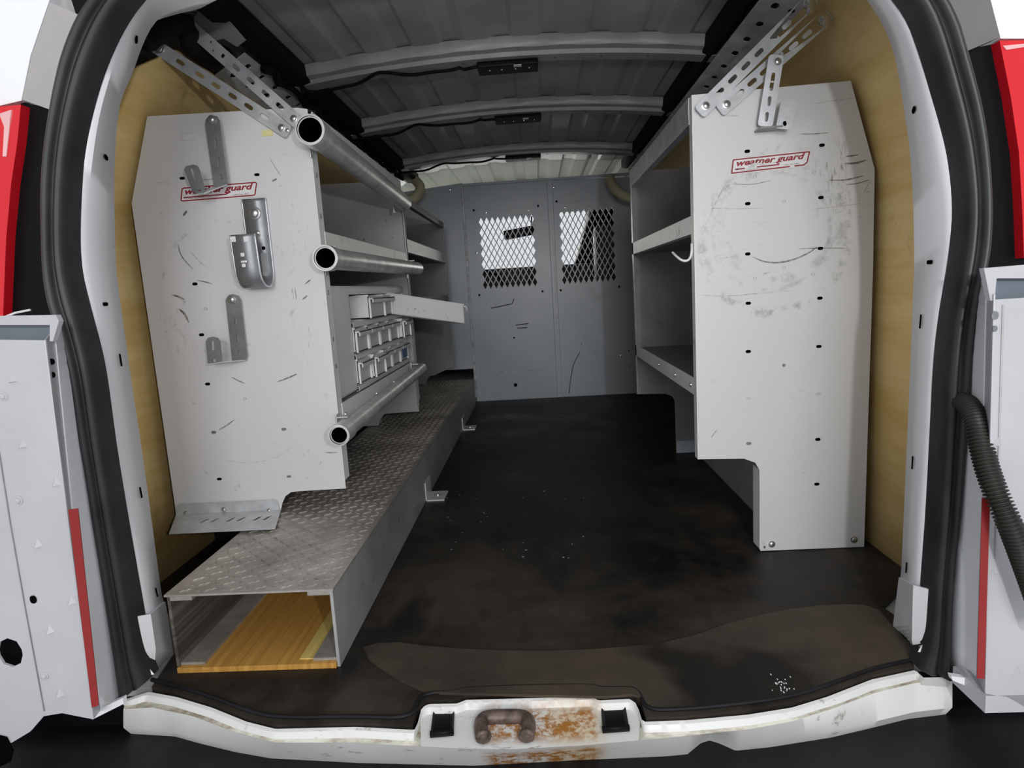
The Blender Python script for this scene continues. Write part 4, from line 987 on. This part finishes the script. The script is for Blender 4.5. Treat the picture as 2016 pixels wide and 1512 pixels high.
# foot angle bracket
fb = empty('foot_bracket', 'slotted zinc angle bracket at the foot of the left panel', 'bracket')
traced('upright', [(345, 1003), (352, 993), (540, 984), (546, 988), (556, 1030), (350, 1040)], [], 1.594, .003, 'galv', fb)
a = oY(350, 1040, 1.594); b = oY(556, 1030, 1.594)
fr_ = [oZ(333, 1052, .1765), oZ(542, 1042, .1765)]
zf = .1765
bm = bmesh.new(); plate(bm, [(fr_[0].x, fr_[0].y), (fr_[1].x, fr_[1].y), (b.x, 1.596), (a.x, 1.596)], [stadium((fr_[0].x+.045+dx, 1.535), .009, .034, -.25, 3) for dx in (0, .026, .07, .097, .14, .165)], (0, 0, zf), (1, 0, 0), (0, 1, 0), .002)
link('flange', bm, 'galv', fb)
for x, y in ((366, 1011), (441, 1003), (530, 1006)): screw(oY(x, y, 1.593), (0, -1, 0), .006, fb, 'bolt')

# ------------------------------------------------------------------ open rear doors
YD = .95
dl_ = empty('door_1', None, None, None, 'structure')
face = [(-40, 640), (12, 672), (88, 670), (103, 800), (129, 994), (183, 1416), (120, 1404), (88, 1408), (70, 1420), (20, 1470), (-40, 1500)]
face = [(-60, 668), (88, 670), (103, 800), (129, 994), (183, 1416), (122, 1404), (86, 1410), (60, 1440), (-60, 1512)]
traced('inner_panel', face, [(20, 1285, .042, .052, 0)], YD, .004, 'door', dl_)
box('recess_back', (-1.05, YD+.03, .05), (-.86, YD+.034, .35), 'black', dl_)
def band(name, near, far, yn, yf, mat, parent):
    bm = bmesh.new(); loft(bm, [onYs(near, yn), onYs(far, yf)], 30); return solid(link(name, bm, mat, parent), .002)
band('hinge_edge', [(88, 670), (129, 994), (183, 1416)], [(104, 650), (138, 1000), (196, 1400)], YD, 1.0, 'door', dl_)
o = band('red_reflector', [(135, 1003), (181, 1393)], [(154, 1001), (195, 1388)], YD-.006, YD-.003, 'red_reflector', dl_); o['label'] = 'long narrow red reflector strip'
traced('top_rim', [(-60, 628), (0, 622), (110, 620), (116, 632), (104, 672), (98, 672), (98, 640), (-60, 640)], [], YD+.004, .01, 'door', dl_)
traced('window_channel', [(-60, 634), (99, 634), (99, 672), (-60, 672)], [], YD+.03, .01, 'channel', dl_)
bm = bmesh.new(); tube(bm, [oY(x, y, YD-.001) for x, y in ((-5, 870), (20, 1030), (50, 1200), (87, 1400))], .0009, 6); link('panel_seam', bm, 'galv_dark', dl_)
for x, y in ((7, 780), (37, 985), (88, 1330)): screw(oY(x, y, YD), (0, -1, 0), .006, dl_, 'rivet', 'door')
slot_on(oY(66, 1180, YD), (0, -1, 0), .011, .014, 0, dl_, 'void', 'hole')
for x, y in ((25, 746), (44, 875), (74, 1071), (98, 1240), (117, 1365), (110, 950), (140, 1183)):
    q = oY(x, y, YD); bm = bmesh.new(); v = [bm.verts.new(q+Vector(d)) for d in ((-.008, 0, -.006), (.008, 0, -.004), (.001, 0, .010), (0, -.008, -.004))]
    for f in ((0, 1, 3), (1, 2, 3), (2, 0, 3)): bm.faces.new([v[i] for i in f])
    link('pressed_tab', bm, 'door', dl_)
for x, y in ((102, 712), (103, 738)): slot_on(oY(x, y, .965), (.6, -1, 0), .008, .010, 0, dl_, 'void', 'hole')
traced('lower_hole', [(-40, 1440), (12, 1452), (26, 1478), (20, 1500), (-40, 1530)], [], YD-.003, .002, 'void', dl_)
# door jamb of the body, outside the seal (left)
tj = empty('trim_8', kind='structure')
band('jamb', [(106, 640), (142, 1000), (199, 1400)], [(120, 625), (150, 750), (165, 860), (190, 1015), (210, 1140), (240, 1372)], 1.0, 1.07, 'body_white', tj)
traced('jamb_foot', [(183, 1416), (196, 1396), (242, 1374), (243, 1386)], [], 1.0, .01, 'body_white', tj)
# right door
dr = empty('door_2', None, None, None, 'structure')
traced('inner_panel', [(1958, 590), (2080, 582), (2080, 1400), (2016, 1391), (1982, 1372), (1941, 1366), (1943, 1230), (1950, 900)], [], YD, .004, 'door', dr)
band('hinge_edge', [(1958, 580), (1950, 900), (1941, 1364)], [(1944, 560), (1937, 900), (1924, 1345)], YD, 1.0, 'door', dr)
o = band('red_reflector', [(1949, 980), (1938, 1336)], [(1933, 980), (1923, 1335)], YD-.006, YD-.003, 'red_reflector', dr); o['label'] = 'long narrow red reflector strip'
traced('top_rim', [(1937, 528), (2080, 516), (2080, 548), (1962, 548), (1958, 592), (1950, 592)], [], YD+.004, .01, 'door', dr)
traced('window_channel', [(1958, 540), (2080, 534), (2080, 600), (1958, 600)], [], YD+.03, .01, 'channel', dr)
for x, y, r in ((1958, 621, .010), (1958, 647, .007)): slot_on(oY(x, y, YD-.001), (0, -1, 0), r, r*1.25, 0, dr, 'galv_dark', 'hole')
bm = bmesh.new(); tube(bm, [oY(x, y, YD-.001) for x, y in ((1975, 600), (1966, 900), (1960, 1100))], .0014, 6); link('panel_seam', bm, 'shelf_in', dr)
bm = bmesh.new(); bx(bm, oY(1941, 1370, YD), oY(2080, 1400, YD)+Vector((0, .08, 0))); link('bottom_flange', bm, 'door', dr)
for x, y in ((1962, 870), (1958, 1120), (2000, 1320)):
    q = oY(x, y, YD); bm = bmesh.new(); v = [bm.verts.new(q+Vector(d)) for d in ((-.008, 0, -.006), (.008, 0, -.004), (.001, 0, .010), (0, -.008, -.004))]
    for f in ((0, 1, 3), (1, 2, 3), (2, 0, 3)): bm.faces.new([v[i] for i in f])
    link('pressed_tab', bm, 'door', dr)
tj2 = empty('trim_9', kind='structure')
band('jamb', [(1942, 545), (1935, 900), (1922, 1345)], [(1935, 528), (1918, 600), (1905, 710), (1902, 790), (1890, 920), (1884, 1010), (1867, 1165), (1864, 1293), (1874, 1331)], 1.0, 1.07, 'body_white', tj2)
traced('jamb_foot', [(1873, 1331), (1924, 1338), (1944, 1366), (1930, 1362), (1876, 1340)], [], 1.0, .01, 'body_white', tj2)
# hose on right
pts = smooth_poly([oY(x, y, Y) for x, y, Y in ((1893, 790, 1.06), (1912, 800, 1.02), (1924, 830, .985), (1930, 870, .965), (1942, 920, .945), (1962, 975, .92), (1985, 1025, .905), (2005, 1075, .90), (2025, 1130, .90), (2060, 1230, .90))], 3)
n = 300; P = resample(pts, n); bm = bmesh.new(); tube(bm, P, .015, 16, rs=[.0145+.0022*(1 if (i//2) % 2 else -1) for i in range(n)])
tag(link('wiring_hose', bm, 'hose', smooth=True), 'black corrugated wiring hose running from the seal to the right door', 'hose')

# ------------------------------------------------------------------ body corners and tail lamps
YT = 1.16
def lampset(side):
    L = side == 'L'
    t = empty('tail_lamp', 'red tail lamp at the %s edge beside the rear opening' % ('left' if L else 'right'), 'tail lamp', 'tail lamps')
    if L:
        traced('red_lens', [(-90, 215), (0, 210), (41, 206), (34, 280), (22, 360), (12, 470), (6, 622), (-90, 630)], [], YT-.05, .04, 'lens', t)
        o = traced('pale_streak', [(-2, 224), (22, 216), (12, 308), (5, 308), (8, 250)], [], YT-.052, .003, 'lens_clear', t)
    else:
        traced('red_lens', [(1968, 80), (2090, 78), (2090, 505), (2016, 508), (2012, 400), (2006, 300), (1990, 190)], [], YT-.05, .04, 'lens', t)
        traced('pale_streak', [(1975, 90), (2016, 86), (2020, 92), (1982, 98)], [], YT-.052, .003, 'lens_clear', t)
lampset('L'); lampset('R')
wl = empty('trim_4', kind='structure')
traced('black_corner', [(41, 200), (106, 215), (112, 300), (112, 540), (112, 640), (-90, 640), (-90, 560), (12, 470)], [], YT-.03, .02, 'black', wl)
traced('black_gap', [(128, -40), (200, -40), (150, 100), (120, 215), (115, 300), (90, 215), (150, 30)], [], YT-.02, .02, 'black', wl)
traced('corner_face', [(98, 4), (157, 30), (138, 95), (104, 218), (44, 196), (62, 110)], [], YT-.045, .02, 'silver', wl)
traced('side_face', [(96, 4), (60, 110), (42, 198), (0, 208), (-90, 215), (-90, -40), (110, -40)], [], YT-.04, .02, 'body_white', wl)
bm = bmesh.new(); tube(bm, [oY(x, y, YT-.062) for x, y in ((10, 624), (30, 616), (60, 610))], .002, 6); link('bright_edge', bm, 'sticker', wl)
wr = empty('trim_10', kind='structure')
traced('black_corner', [(1890, 100), (1968, 84), (2010, 260), (2020, 512), (2090, 512), (2090, 540), (1930, 540), (1930, 300)], [], YT-.03, .02, 'black', wr)
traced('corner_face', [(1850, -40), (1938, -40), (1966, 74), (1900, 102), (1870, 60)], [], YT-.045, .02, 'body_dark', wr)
traced('side_face', [(1940, -40), (2090, -40), (2090, 76), (1970, 76)], [], YT-.04, .02, 'body_white', wr)
